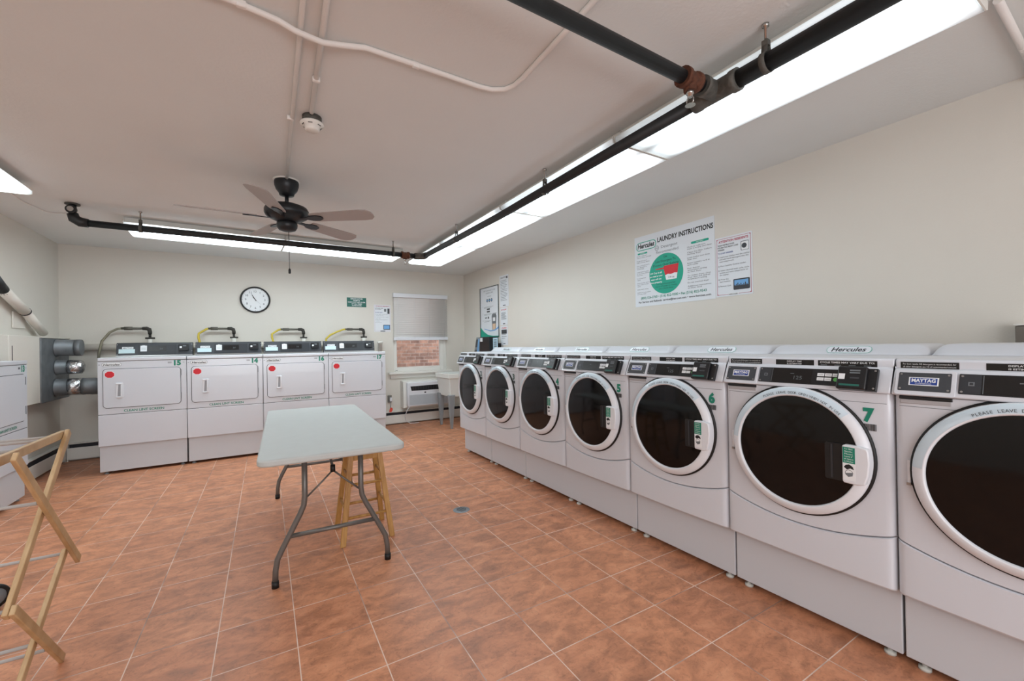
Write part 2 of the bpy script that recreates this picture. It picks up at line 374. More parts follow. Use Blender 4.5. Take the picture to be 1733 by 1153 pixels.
# ------------------------------------------------------------------ ceiling lights
def ceiling_light(L, W, label, loc, rz, group, gain=1.0):
    t = thing('ceiling_light', label, 'light', loc, rz, group)
    Mx = lambda: Matrix(((1, 0, 0, 0), (0, 0, -1, L / 2), (0, 1, 0, 0), (0, 0, 0, 1)))   # profile in xz, extruded along -y
    b = MB(); b.T = Mx(); w = W / 2
    b.prism([(-w + .07, -.001), (-w + .07, -.056), (-w + .001, -.058), (-w + .001, -.063), (w - .001, -.063), (w - .001, -.058), (w - .07, -.056), (w - .07, -.001)], 0.006, L - .006, M_TRIM); b.obj('housing', t)
    b = MB(); b.T = Mx()
    b.prism([(-w + .002, -.064), (-w + .003, -.084), (-w + .008, -.090), (-w + .03, -.093), (w - .03, -.093), (w - .008, -.090), (w - .003, -.084), (w - .002, -.064)], 0.008, L - .008, lens(gain), True); b.obj('diffuser', t)
    for y in (0.0, L - .005):
        b = MB(); b.T = Mx()
        b.prism([(-w + .06, -.002), (-w + .06, -.05), (-w - .002, -.056), (-w + .002, -.088), (-w + .02, -.096), (w - .02, -.096), (w - .002, -.088), (w + .002, -.056), (w - .06, -.05), (w - .06, -.002)], y, y + .005, M_TRIM); b.obj('end_cap', t)
    return t
row = [(.39, 1.805, 'front panel of the long row over the washers, at top right of photo'), (1.813, 3.215, 'second wide fluorescent ceiling light over the washers, beside the pipe tee'),
       (3.22, 4.695, 'third wide fluorescent ceiling light from the front over the washers'), (4.70, 5.96, 'last fluorescent ceiling light of the washer row, nearest the back wall')]
for k, (a, c, lab) in enumerate(row):
    ym = (a + c) / 2; xm = 2.092 + (ym - 1.1) * 0.013
    ceiling_light(c - a, .50, lab if k else 'wide fluorescent ceiling light nearest the camera, over the washers', (xm, ym, H), -0.0145, 'fluorescent lights over the washers', (.42, .75, 1.2, 1.35)[k])
ceiling_light(1.37, .54, 'left fluorescent ceiling light of the pair above the dryers', (-.395, 5.615, H), PI / 2 + .04, 'fluorescent lights above the dryers', 2.1)
ceiling_light(1.38, .54, 'right fluorescent ceiling light of the pair above the dryers', (.985, 5.675, H), PI / 2 + .04, 'fluorescent lights above the dryers', 2.1)
ceiling_light(1.36, .50, 'fluorescent ceiling light cut off at the left edge of the photo', (-1.69, 3.95, H), 0, 'fluorescent lights by the left wall', 1.9)
for k, y in enumerate((2.56, 1.17)):
    ceiling_light(1.36, .50, ('middle', 'nearest the camera')[k] + ' fluorescent ceiling light of the left wall row, just out of frame', (-1.71, y, H), 0, 'fluorescent lights by the left wall', 1.0)

# ------------------------------------------------------------------ black sprinkler piping
def arc(c, r, a0, a1, ax, ay, n=6):
    return [tuple(Vector(c) + Vector(ax) * r * math.cos(a0 + (a1 - a0) * k / n) + Vector(ay) * r * math.sin(a0 + (a1 - a0) * k / n) for _ in (0,))[0] for k in range(n + 1)]
t = thing('sprinkler_pipe', 'black steel sprinkler piping hung below the ceiling along the lights', 'pipe', (0, 0, 0))
ZP = 2.44
MB().tube([(1.79, -2.1, ZP), (1.805, 1.06, ZP)], .038, M_PIPE, 20).obj('main_pipe', t)
MB().tube([(1.805, 1.20, ZP), (1.85, 3.2, ZP), (1.83, 5.08, ZP)], .031, M_PIPE, 20).obj('main_pipe', t)
MB().tube([(-2.55, 1.135, ZP), (1.74, 1.135, ZP)], .028, M_PIPE, 18).obj('branch_pipe', t)
MB().tube([(-1.27, 5.105, ZP), (1.76, 5.125, ZP)], .030, M_PIPE, 18).obj('back_pipe', t)
b = MB().tube([(1.803, 1.02, ZP), (1.803, 1.05, ZP), (1.803, 1.055, ZP), (1.806, 1.205, ZP), (1.806, 1.21, ZP), (1.806, 1.24, ZP)], [.048, .048, .043, .043, .046, .046], M_DULL, 18)
b.tube([(1.80, 1.13, ZP), (1.735, 1.133, ZP), (1.73, 1.133, ZP), (1.705, 1.133, ZP)], [.042, .040, .044, .044], M_DULL, 18); b.obj('tee_fitting', t)
def sprinkler(x, y, ax):
    d = Vector((1, 0, 0)) if ax == 'x' else Vector((0, 1, 0)); c = Vector((x, y, ZP))
    f = MB().tube([c - d * .05, c - d * .028, c - d * .026, c + d * .026, c + d * .028, c + d * .05], [.043, .043, .036, .036, .043, .043], M_RUST, 16)
    f.tube([c, c - Vector((0, 0, .05))], [.03, .026], M_RUST, 12); f = f.obj('rusty_coupling', t)
    s = MB().tube([c - Vector((0, 0, .048)), c - Vector((0, 0, .062)), c - Vector((0, 0, .064)), c - Vector((0, 0, .075))], [.017, .017, .012, .012], M_CHROME, 8)
    for q in (-1, 1):
        s.tube([c + Vector((0, q * .008, -.072)), c + Vector((0, q * .017, -.085)), c + Vector((0, q * .015, -.10)), c + Vector((0, q * .003, -.108))], .003, M_CHROME, 6)
    s.tube([c - Vector((0, 0, .108)), c - Vector((0, 0, .111))], [.019, .022], M_CHROME, 12); s.obj('sprinkler_head', t)
sprinkler(1.625, 1.135, 'x'); sprinkler(1.60, 5.124, 'x')
b = MB().tube([(1.72, 5.125, ZP), (1.77, 5.126, ZP), (1.81, 5.11, ZP), (1.828, 5.07, ZP), (1.83, 5.02, ZP)], [.040, .042, .042, .042, .040], M_DULL, 16); b.obj('elbow', t)
b = MB().tube([(-1.25, 5.105, ZP), (-1.30, 5.105, ZP + .004), (-1.34, 5.105, ZP + .03), (-1.35, 5.105, ZP + .07)], [.038, .042, .042, .038], M_PIPE, 16)
b.tube([(-1.35, 5.105, ZP + .06), (-1.35, 5.105, H - .012)], .026, M_PIPE, 16).tube([(-1.35, 5.105, H - .012), (-1.35, 5.105, H - .001)], .05, M_DULL, 18)
b.tube([(-1.35, 5.09, ZP + .10), (-1.35, 5.055, ZP + .10)], .036, M_PIPE, 16).tube([(-1.35, 5.054, ZP + .10), (-1.35, 5.045, ZP + .10)], .022, M_CHROME, 12); b.obj('riser_elbow', t)
def hanger(x, y, r, along):
    h = MB().tube([(x, y, H - .002), (x, y, H - .012), (x, y, H - .014), (x, y, ZP + r + .035)], [.014, .014, .006, .006], M_CHROME, 8)
    d = Vector((0, 1, 0)) if along == 'y' else Vector((1, 0, 0)); sd = Vector((1, 0, 0)) if along == 'y' else Vector((0, 1, 0))
    ring = [Vector((x, y, ZP)) + sd * (r + .003) * math.sin(a) + Vector((0, 0, 1)) * (r + .003) * (-math.cos(a)) for a in [PI * k / 8 for k in range(-7, 8)]]
    ring = [Vector((x, y, ZP + r + .045)) - sd * .008] + ring + [Vector((x, y, ZP + r + .045)) + sd * .008]
    v = []; 
    for p in ring: v += [p - d * .012, p + d * .012]
    h.add(v, [(2 * k, 2 * k + 1, 2 * k + 3, 2 * k + 2) for k in range(len(ring) - 1)], M_DULL, True)
    h.box(x - .012, x + .012, y - .012, y + .012, ZP + r + .028, ZP + r + .05, M_DULL)
    o = h.obj('hanger', t); s_ = o.modifiers.new('solid', 'SOLIDIFY'); s_.thickness = .002
for x, y, r in ((1.80, .905, .040), (1.84, 2.50, .032), (1.84, 4.10, .032), (1.79, -1.0, .040)): hanger(x, y, r, 'y')
for x in (-.90, 1.45): hanger(x, 5.11 if x < 0 else 5.122, .031, 'x')
hanger(-.9, 1.135, .029, 'x')

# ------------------------------------------------------------------ conduits on the ceiling
def conduit(label, pts, r, straps=(), name='conduit'):
    b = MB().tube(pts, r, M_COND, 10); t_ = thing(name, label, 'pipe'); b.obj('tube', t_)
    for p in straps:
        MB().box(p[0] - .017, p[0] + .017, p[1] - .010, p[1] + .010, H - 2 * r - .003, H - .001, M_COND).obj('strap', t_, bevel=.004)
    return t_
conduit('thin white conduit on the ceiling feeding the fan', [(.14, -2.1, H - .012), (.165, 1.7, H - .012), (.215, 3.56, H - .012)], .011, [(.18, 2.62)])
conduit('second thin white conduit on the ceiling ending at the smoke detector', [(.235, -2.1, H - .013), (.24, 1.66, H - .013), (.275, 2.50, H - .013)], .012, [(.262, 2.18)])
zc = H - .012
conduit('white conduit bending across the ceiling and turning back towards the camera',
        [(-2.5, 1.84, zc), (-.06, 1.84, zc), (.09, 1.845, zc - .012), (.15, 1.852, zc - .026), (.25, 1.862, zc - .029), (.34, 1.856, zc - .014), (.42, 1.847, zc), (.63, 1.845, zc), (.96, 1.845, zc), (1.03, 1.835, zc), (1.085, 1.80, zc), (1.11, 1.75, zc), (1.115, 1.68, zc), (1.10, 1.15, zc), (1.09, -2.1, zc)], .012, [(-.03, 1.84), (.64, 1.845)])
conduit('white conduit in the top right corner running to the right wall', [(2.43, .378, H - .016), (3.28, .392, H - .016)], .014, [(2.93, .386)])
conduit('thin cable conduit from the left ceiling light to the pipe elbow', [(-1.66, 4.70, H - .008), (-1.68, 5.2, H - .008), (-1.62, 5.50, H - .008), (-1.40, 5.45, H - .008)], .005)

# smoke detector
t = thing('smoke_detector', 'round white smoke detector on the ceiling at the end of a conduit', 'smoke detector', (.285, 2.575, H))
MB().lathe([(.0, -.001), (.050, -.001), (.050, -.035), (0, -.035)], M_DULL, 28).obj('mounting_box', t)
b = MB().lathe([(.0, -.036), (.058, -.036), (.062, -.042), (.060, -.050), (.040, -.056), (.038, -.074), (.032, -.080), (0, -.080)], M_TRIM, 32); b.obj('detector_head', t)
for k in range(6):
    a = k * PI / 3; MB().tube([(.049 * math.cos(a), .049 * math.sin(a), -.0525), (.049 * math.cos(a + .45), .049 * math.sin(a + .45), -.0525)], .003, M_DULL, 6).obj('vent_slot', t)

# ------------------------------------------------------------------ ceiling fan
t = thing('ceiling_fan', 'black ceiling fan with five grey brown blades and a pull chain', 'fan', (.218, 3.65, H))
MB().lathe([(0, -.001), (.094, -.001), (.094, -.008), (0, -.008)], M_TRIM, 32).obj('ceiling_plate', t)
MB().lathe([(0, -.009), (.084, -.009), (.086, -.02), (.084, -.045), (.074, -.075), (.055, -.10), (.05, -.118), (.022, -.124), (0, -.124)], M_FAN, 36).obj('canopy', t)
MB().tube([(0, 0, -.12), (0, 0, -.19)], .014, M_FAN, 14).obj('downrod', t)
MB().lathe([(0, -.168), (.026, -.17), (.04, -.185), (.10, -.195), (.142, -.212), (.155, -.235), (.155, -.262), (.144, -.282), (.115, -.300), (.08, -.315), (.06, -.33), (0, -.33)], M_FAN, 40).obj('motor_housing', t)
MB().lathe([(0, -.325), (.070, -.328), (.073, -.345), (.070, -.365), (.058, -.385), (.03, -.395), (0, -.397)], M_FAN, 32).obj('switch_housing', t)
for k in range(5):
    a = math.radians(35 + 72 * k); d = Vector((math.cos(a), math.sin(a), 0)); tt = Vector((-math.sin(a), math.cos(a), 0)); tl = math.radians(13)
    w = tt * math.cos(tl) - Vector((0, 0, 1)) * math.sin(tl)
    n = d.cross(w)
    b = MB(); b.T = Matrix(((d[0], w[0], n[0], 0), (d[1], w[1], n[1], 0), (d[2], w[2], n[2], -.295), (0, 0, 0, 1)))
    b.prism([(.20, -.05), (.24, -.058), (.60, -.072), (.655, -.066), (.685, -.035), (.690, 0), (.685, .035), (.655, .066), (.60, .072), (.24, .058), (.20, .05)], -.003, .003, M_BLADE); bl = b.obj('blade', t)
    b = MB(); b.T = Matrix(((d[0], w[0], n[0], 0), (d[1], w[1], n[1], 0), (d[2], w[2], n[2], -.300), (0, 0, 0, 1)))
    b.prism([(.09, -.012), (.16, -.014), (.20, -.032), (.25, -.036), (.285, -.018), (.29, 0), (.285, .018), (.25, .036), (.20, .032), (.16, .014), (.09, .012)], -.006, .001, M_FAN); b.obj('blade_iron', bl)
b = MB().tube([(.01, 0, -.39), (.012, 0, -.68)], .0022, M_FAN, 6).tube([(.012, 0, -.68), (.012, 0, -.69), (.012, 0, -.715), (.012, 0, -.72)], [.004, .009, .009, .006], M_FAN, 10); b.obj('pull_chain', t)

# ------------------------------------------------------------------ washers
DEP = .80; HW = .3405
FU = Vector((0, .04, .097)).normalized()
def washer(num, yc, label, display=None, numat=None, base=True):
    t = thing('washing_machine', label, 'washing machine', (2.12, yc, 0), -PI / 2, 'front-loading washers along the right wall')
    x0, x1 = -HW, HW
    # plinth and feet
    if base: MB().box(x0 + .002, x1 - .002, .07, DEP - .02, .034, .302, M_ENAMP).obj('plinth', t, bevel=.004)
    for sx in ((-.29, .29) if base else ()):
        for sy in (.10, DEP - .07):
            MB().tube([(sx, sy, 0), (sx, sy, .012), (sx, sy, .013), (sx, sy, .036)], [.02, .02, .009, .009], M_FOOT, 12).obj('foot', t)
    # front: convex plan section
    N = 14
    def plan(bul, rc=.028):
        p = []
        for k in range(N + 1):
            x = x0 + (x1 - x0) * k / N; u = x / HW
            e = max(0, abs(x) - (HW - rc)) / rc
            p.append((x, -bul * (1 - u * u) + rc * (1 - math.sqrt(max(0, 1 - e * e)))))
        # denser corner
        pts = []
        for s_ in (-1, 1):
            q = []
            for j in range(5):
                a = PI / 2 * j / 4; q.append((s_ * (HW - rc + rc * math.sin(a)), rc * (1 - math.cos(a))))
            pts.append(q)
        mid = [(x, y) for x, y in p if abs(x) < HW - rc - .001]
        return pts[0][::-1] + mid + pts[1]
    def seam(x): return .520 - .060 * (1 - (x / HW) ** 2)
    sec = plan(.008)
    # lower kick panel (straight bottom, smile shaped top edge)
    b = MB(); n = len(sec)
    lo = [(x, y + .004, .306) for x, y in sec]; lo2 = [(x, y, .312) for x, y in sec]; hi = [(x, y, seam(x) - .006) for x, y in sec]; hi2 = [(x, y + .006, seam(x) - .0025) for x, y in sec]
    Q = [(k, k + 1, n + k + 1, n + k) for k in range(n - 1)]; b.add(lo + lo2, Q, M_ENAM); b.add(lo2 + hi, Q, M_ENAM, True); b.add(hi + hi2, Q, M_ENAM)
    back = [(x, .05, z) for x, _, z in hi2] ; bb = [(x, .05, .306) for x, _ in sec]
    b.add(hi2 + back, [(k, k + 1, n + k + 1, n + k) for k in range(n - 1)], M_ENAM)
    b.add(lo + bb, [(k + 1, k, n + k, n + k + 1) for k in range(n - 1)], M_ENAM)
    b.obj('kick_panel', t)
    # front body panel
    b = MB(); lo0 = [(x, y + .008, seam(x)) for x, y in sec]; lo = [(x, y, seam(x) + .005) for x, y in sec]; hi = [(x, y, 1.080) for x, y in sec]; 
    b.add(lo0 + lo, Q, M_ENAM); b.add(lo + hi, Q, M_ENAM, True)
    fl = [(x, .05, seam(x)) for x, _ in sec]; b.add(lo0 + fl, [(k + 1, k, n + k, n + k + 1) for k in range(n - 1)], M_ENAM)
    b.obj('front_panel', t)
    b = MB(); ca = [(x, y - .0005, 1.0398) for x, y in sec[3:-3]]; cb = [(x, y, 1.0418) for x, y, _ in ca]; m_ = len(ca)
    b.add(ca + cb, [(k, k + 1, m_ + k + 1, m_ + k) for k in range(m_ - 1)], M_GREYINK, True)
    b.obj('panel_crease', t)
    # cabinet
    b = MB().box(x0, x1, .03, DEP, .306, 1.185, M_ENAM); b.obj('cabinet', t)
    # console and top, one profile extruded in x
    prof = [(.03, 1.081), (-.004, 1.081), (-.021, 1.084), (-.022, 1.090), (.018, 1.178), (.022, 1.181), (.030, 1.182), (.030, 1.210), (.036, 1.218), (.048, 1.2215), (DEP, 1.2215), (DEP, 1.186), (.03, 1.186)]
    b = MB(); b.T = Matrix(((0, 0, 1, 0), (1, 0, 0, 0), (0, 1, 0, 0), (0, 0, 0, 1)))
    b.prism(prof[::-1][::-1], x0, x1, M_ENAM); b.obj('console_housing', t, bevel=.004)
    b = MB().box(x0 + .002, x1 - .002, .0285, .031, 1.1795, 1.1825, M_SEAM); b.obj('lid_seam', t)
    # raised rear of the lid with rounded ends
    b = MB(); nn = []
    for k in range(7):
        a = PI / 2 * k / 6; nn.append((math.cos(a), math.sin(a)))
    def ridge(yb, h, base=1.222):
        L = [(x0 + .004, yb, base)] + [(x0 + .004 + .05 * (1 - c), yb, base + h * s_) for c, s_ in nn[1:]]
        R_ = [(-p[0], p[1], p[2]) for p in L][::-1]; return L + R_
    r0 = [(p[0], .45, 1.2222) for p in ridge(.45, 0)]; r1 = ridge(.485, .044); r2 = ridge(.51, .050); r3 = ridge(DEP - .005, .051)
    n2 = len(r0); b.add(r0 + r1 + r2 + r3, [(j * n2 + k, j * n2 + k + 1, (j + 1) * n2 + k + 1, (j + 1) * n2 + k) for j in range(3) for k in range(n2 - 1)], M_ENAM, True)
    b.add(r3, [tuple(range(n2 - 1, -1, -1))], M_ENAM); lid = b.obj('lid_riser', t)
    # logo on the riser
    u = Vector((0, .035, .0438)).normalized()
    b = MB().frame((.035, .45, 1.2222), (1, 0, 0), u); off = Matrix.Translation(u.cross(Vector((1, 0, 0))) * -.0012); b.T = off @ b.T
    ell = [(.085 * math.cos(a) + .0, .055 + .032 * math.sin(a)) for a in [2 * PI * k / 28 for k in range(28)]]
    ell2 = [(p[0] * .965, .055 + (p[1] - .055) * .90) for p in ell]
    b.prism(rrect(-.096, .096, .008, .052, .021), -.0002, .0006, M_TEAL); b.prism(rrect(-.094, .094, .0095, .0505, .0195), .0004, .0008, M_ENAM)
    b.text('Hercules', 0, .018, .026, M_INK, w=.148, bold=.02, shear=.25, z=.0012); b.obj('logo_decal', lid)
    # three black labels on the lid front
    F = lambda o_: MB().frame(o_, (1, 0, 0), (0, 0, 1))
    b = F((0, .0298, 1.196)); b.box(-.325, -.165, -.0125, .0125, 0, .0006, M_DISP)
    b.text('For best results HE detergent is recommended, for', -.245, .002, .0055, M_LABW, w=.145, z=.0009).text('all other detergents use 1/2 of recommended amount', -.245, -.008, .0055, M_LABW, w=.145, z=.0009); b.obj('detergent_label', t)
    b = F((0, .0298, 1.196)); b.box(-.100, .062, -.0125, .0125, 0, .0006, M_DISP)
    b.text('DISPLAY TIME', -.019, .002, .006, M_LABW, w=.062, z=.0009, bold=.01).text('IS ESTIMATED', -.019, -.009, .006, M_LABW, w=.062, z=.0009, bold=.01); b.obj('display_time_label', t)
    b = F((0, .0298, 1.196)); b.box(.078, .288, -.0125, .0125, 0, .0006, M_DISP)
    b.text('CYCLE TIMES MAY VARY DUE TO:', .183, .000, .0075, M_LABW, w=.195, z=.0009, bold=.02)
    for q in range(4): b.box(.088 + q * .052, .112 + q * .052, -.0095, -.0065, .0006, .0009, M_GREYINK)
    b.obj('cycle_time_label', t)
    # facade
    FB = Vector((0, -.0222, 1.0895))
    G = lambda: MB().frame(FB, (1, 0, 0), FU)
    b = G(); b.prism(rrect(-.332, -.166, -.004, .094, .008), 0, .004, M_ENAM); fr = b.obj('badge_frame', t, bevel=.0015)
    b = G(); b.prism(rrect(-.322, -.178, .012, .084, .003), .0035, .0050, M_CHAR); 
    b.box(-.292, -.210, .034, .066, .005, .0056, M_LABW).box(-.288, -.214, .037, .063, .0056, .0060, M_BLUE)
    b.text('MAYTAG', -.251, .047, .013, M_LABW, w=.066, bold=.035, z=.0066).text('COMMERCIAL', -.251, .0395, .004, M_LABW, w=.045, z=.0066)
    for sx in (-.315, -.185):
        for sy in (.020, .077): b.disc(sx, sy, .0035, .005, .0065, M_SCREW, 10)
    b.obj('badge_plate', fr)
    b = MB().box(-.322, -.176, -.0085, .02, 1.068, 1.0805, M_BLK); b.box(-.318, -.180, -.0078, .02, 1.052, 1.068, mat('scoop_shade_grey', 'a9a6a8', .5)); b.obj('pull_recess', t, bevel=.002)  # recess shade put into the colours: black slit above a shaded grey scoop
    b = G(); b.prism(rrect(-.160, .190, .012, .086, .003), 0, .0022, M_BLK); cp = b.obj('control_panel', t)
    b = G(); b.box(-.158, -.106, .014, .084, .0022, .0028, M_DGREY); b.box(-.137, -.122, .043, .057, .0028, .0032, M_GREYINK); b.box(-.134, -.125, .046, .054, .0032, .0035, M_DGREY)
    for sy in (.020, .078): b.disc(-.152, sy, .0035, .0028, .004, M_SCREW, 10)
    b.obj('card_symbol_plate', cp)
    b = G(); b.box(-.100, .066, .016, .082, .0022, .0030, M_DISP); b.box(-.102, -.1005, .016, .082, .0022, .0034, M_GREYINK)
    b.box(-.022, -.006, .058, .061, .0030, .0032, M_GREYINK)
    if display: b.text(display, .012, .032, .017, M_GREYINK, w=.034, z=.0034)
    b.obj('display', cp)
    for r_, cells in ((.053, ((.088, .114), (.117, .142), (.145, .168))), (.033, ((.088, .114), (.117, .142)))):
        for ca, cb in cells:
            q = G(); q.box(ca, cb, r_, r_ + .014, .0022, .0038, M_LABW); q.text('WASH', (ca + cb) / 2, r_ + .004, .0045, M_GREYINK, w=.016, z=.0041) if False else q.box(ca + .004, cb - .004, r_ + .006, r_ + .0075, .0038, .0041, M_GREYINK); q.obj('button', cp)
    q = G(); q.disc(.158, .040, .0085, .0022, .0042, mat('green_button', '5fb55a', .4), 16); sb = q.obj('start_button', cp); sb['label'] = 'round green start button'
    # card reader
    b = G(); b.prism(rrect(.172, .272, -.004, .093, .006), .001, .032, M_BLK); rd = b.obj('card_reader', t, bevel=.004)
    b = G(); b.box(.262, .302, -.004, .090, .0005, .018, M_BLK); b.disc(.294, .006, .004, .018, .020, M_SCREW, 10).disc(.294, .080, .004, .018, .020, M_SCREW, 10); b.obj('flange', rd, bevel=.002)
    b = G(); b.box(.178, .200, .036, .060, .032, .0326, M_LABW); b.box(.215, .250, .072, .078, .032, .0326, M_GREYINK)
    b.box(.215, .250, .062, .067, .032, .0326, M_GREYINK); b.box(.183, .252, .008, .016, .032, .0326, M_DKGRN); b.box(.218, .248, .040, .046, .032, .0326, M_CHAR); b.obj('reader_label', rd)
    # door
    cx, cz = 0.0, .802
    D = lambda: MB().frame((cx, 0, cz), (1, 0, 0), (0, 0, 1))
    b = D(); b.lathe([(.250, -.01), (.293, -.01), (.293, .012), (.285, .014), (.250, .014)], M_GASK, 72); b.obj('door_gasket', t)
    b = D(); b.lathe([(.2835, .009), (.2845, .022), (.282, .030), (.277, .036), (.262, .043), (.251, .046), (.248, .0455), (.245, .042), (.2435, .034), (.243, .022)], M_PLAS, 84)
    dr = b.obj('door_ring', t)
    b = D(); b.lathe([(.2435, .0345), (.20, .0375), (.14, .0405), (.07, .042), (.0001, .0425)], M_GLASS, 72); b.obj('door_glass', dr)
    b = D(); b.lathe([(.2820, .0312), (.2772, .0369), (.2622, .0440), (.2515, .0471)], mat('clear_strip', 'c9d8e2', .22), 60, a0=math.radians(42), a1=math.radians(176))
    s_ = 'PLEASE LEAVE DOOR OPEN WHEN NOT IN USE'; a = 117.0
    for ch in s_:
        if ch != ' ':
            aa = math.radians(a); b.text(ch, .2555 * math.cos(aa), .2555 * math.sin(aa), .0105, M_GREYINK if 12 < len(s_) - s_.index(ch) < 20 else M_INK, z=.0490, rot=aa - PI / 2)
        a -= 1.95 if ch != 'I' else 1.5
    b.obj('reminder_strip', dr)
    b = D(); b.prism(rrect(.128, .200, -.092, .062, .006), .012, .0475, M_GASK); b.box(.150, .157, -.085, .055, .0475, .050, M_DGREY); b.obj('handle_recess', dr)
    b = D(); b.prism([(.193, -.088), (.200, -.094), (.246, -.094), (.268, -.088), (.279, -.05), (.284, 0), (.281, .045), (.276, .058), (.250, .064), (.200, .064), (.193, .058)], .012, .058, M_PLAS); hd = b.obj('door_handle', dr, bevel=.005)
    b = D(); b.box(.1965, .238, -.010, .055, .058, .0587, M_GRN); b.box(.1965, .238, -.080, -.010, .058, .0586, M_LABW)
    for q, ln in enumerate(('For Best', 'Results,', 'Please', 'Leave 6"', 'of Space', 'in Washer')): b.text(ln, .217, .0455 - q * .0102, .0060, M_LABW, w=.032 if q > 3 else .028, z=.0590)
    b.prism([(.200, -.028), (.206, -.018), (.218, -.014), (.230, -.022), (.234, -.034), (.222, -.030), (.210, -.036)][::-1], .0586, .0590, M_INK)
    b.lathe([(.012, .0588), (.0135, .0588)], M_INK, 20, (.217, -.050)); b.prism([(.203, -.052), (.231, -.046), (.229, -.060), (.214, -.066)][::-1], .0586, .0589, M_GREYINK); b.obj('handle_label', hd)
    b = D(); b.box(-.300, -.2915, -.05, .035, .004, .012, M_PLAS).box(-.302, -.290, -.060, -.05, .004, .016, M_SCREW); b.obj('hinge', t)
    # number and barcode
    if num:
        b = F((0, .0, 0)); b.T = Matrix.Translation((0, -.0052, 0)) @ b.T; b.text(num, .268, .967, .050, numat or M_GRN, w=.038, bold=.06, z=0); b.obj('number_decal', t)
        b = F((0, .0, 0)); b.T = Matrix.Translation((0, -.0050, 0)) @ b.T; x = .243
        rr_ = random.Random(3)
        while x < .292:
            w = rr_.choice((.0008, .0014, .0022)); b.box(x, x + w, .928, .955, -.0003, .0003, M_INK); x += w + rr_.choice((.0014, .0024))
        b.obj('barcode_decal', t)
    return t
WY = [.2775 + .685 * k for k in range(7)]
washer(None, WY[0], 'front-loading washer nearest the camera, cut off by the right edge of the photo')
washer('7', WY[1], 'white front-loading washer bearing the large green number 7', '125')
washer('6', WY[2], 'washer with green number 6, between washers 5 and 7, third from right', '125')
washer('5', WY[3], 'washer in the middle of the row with green number 5, fourth from right', base=False)
washer('4', WY[4], 'washer with green number 4, fifth from the camera end, just beyond washer 5', base=False)
M_NUMD = mat('dark_number_ink', '3d5a55', .5)
washer('3', WY[5], 'white front-loading washer bearing the dark grey number 3', None, M_NUMD)
washer('2', WY[6], 'farthest white front-loading washer, number 2, beside the utility sink', None, M_NUMD)

t = thing('washer_base', 'long one-piece white base under the two washers numbered 4 and 5', 'base', (2.12, (WY[3] + WY[4]) / 2, 0), -PI / 2)
MB().box(-.683, .683, .07, DEP - .02, .034, .302, M_ENAMP).obj('base_panel', t, bevel=.004)
for sx in (-.63, -.05, .05, .63):
    for sy in (.10, DEP - .07): MB().tube([(sx, sy, 0), (sx, sy, .012), (sx, sy, .013), (sx, sy, .036)], [.02, .02, .009, .009], M_FOOT, 12).obj('foot', t)

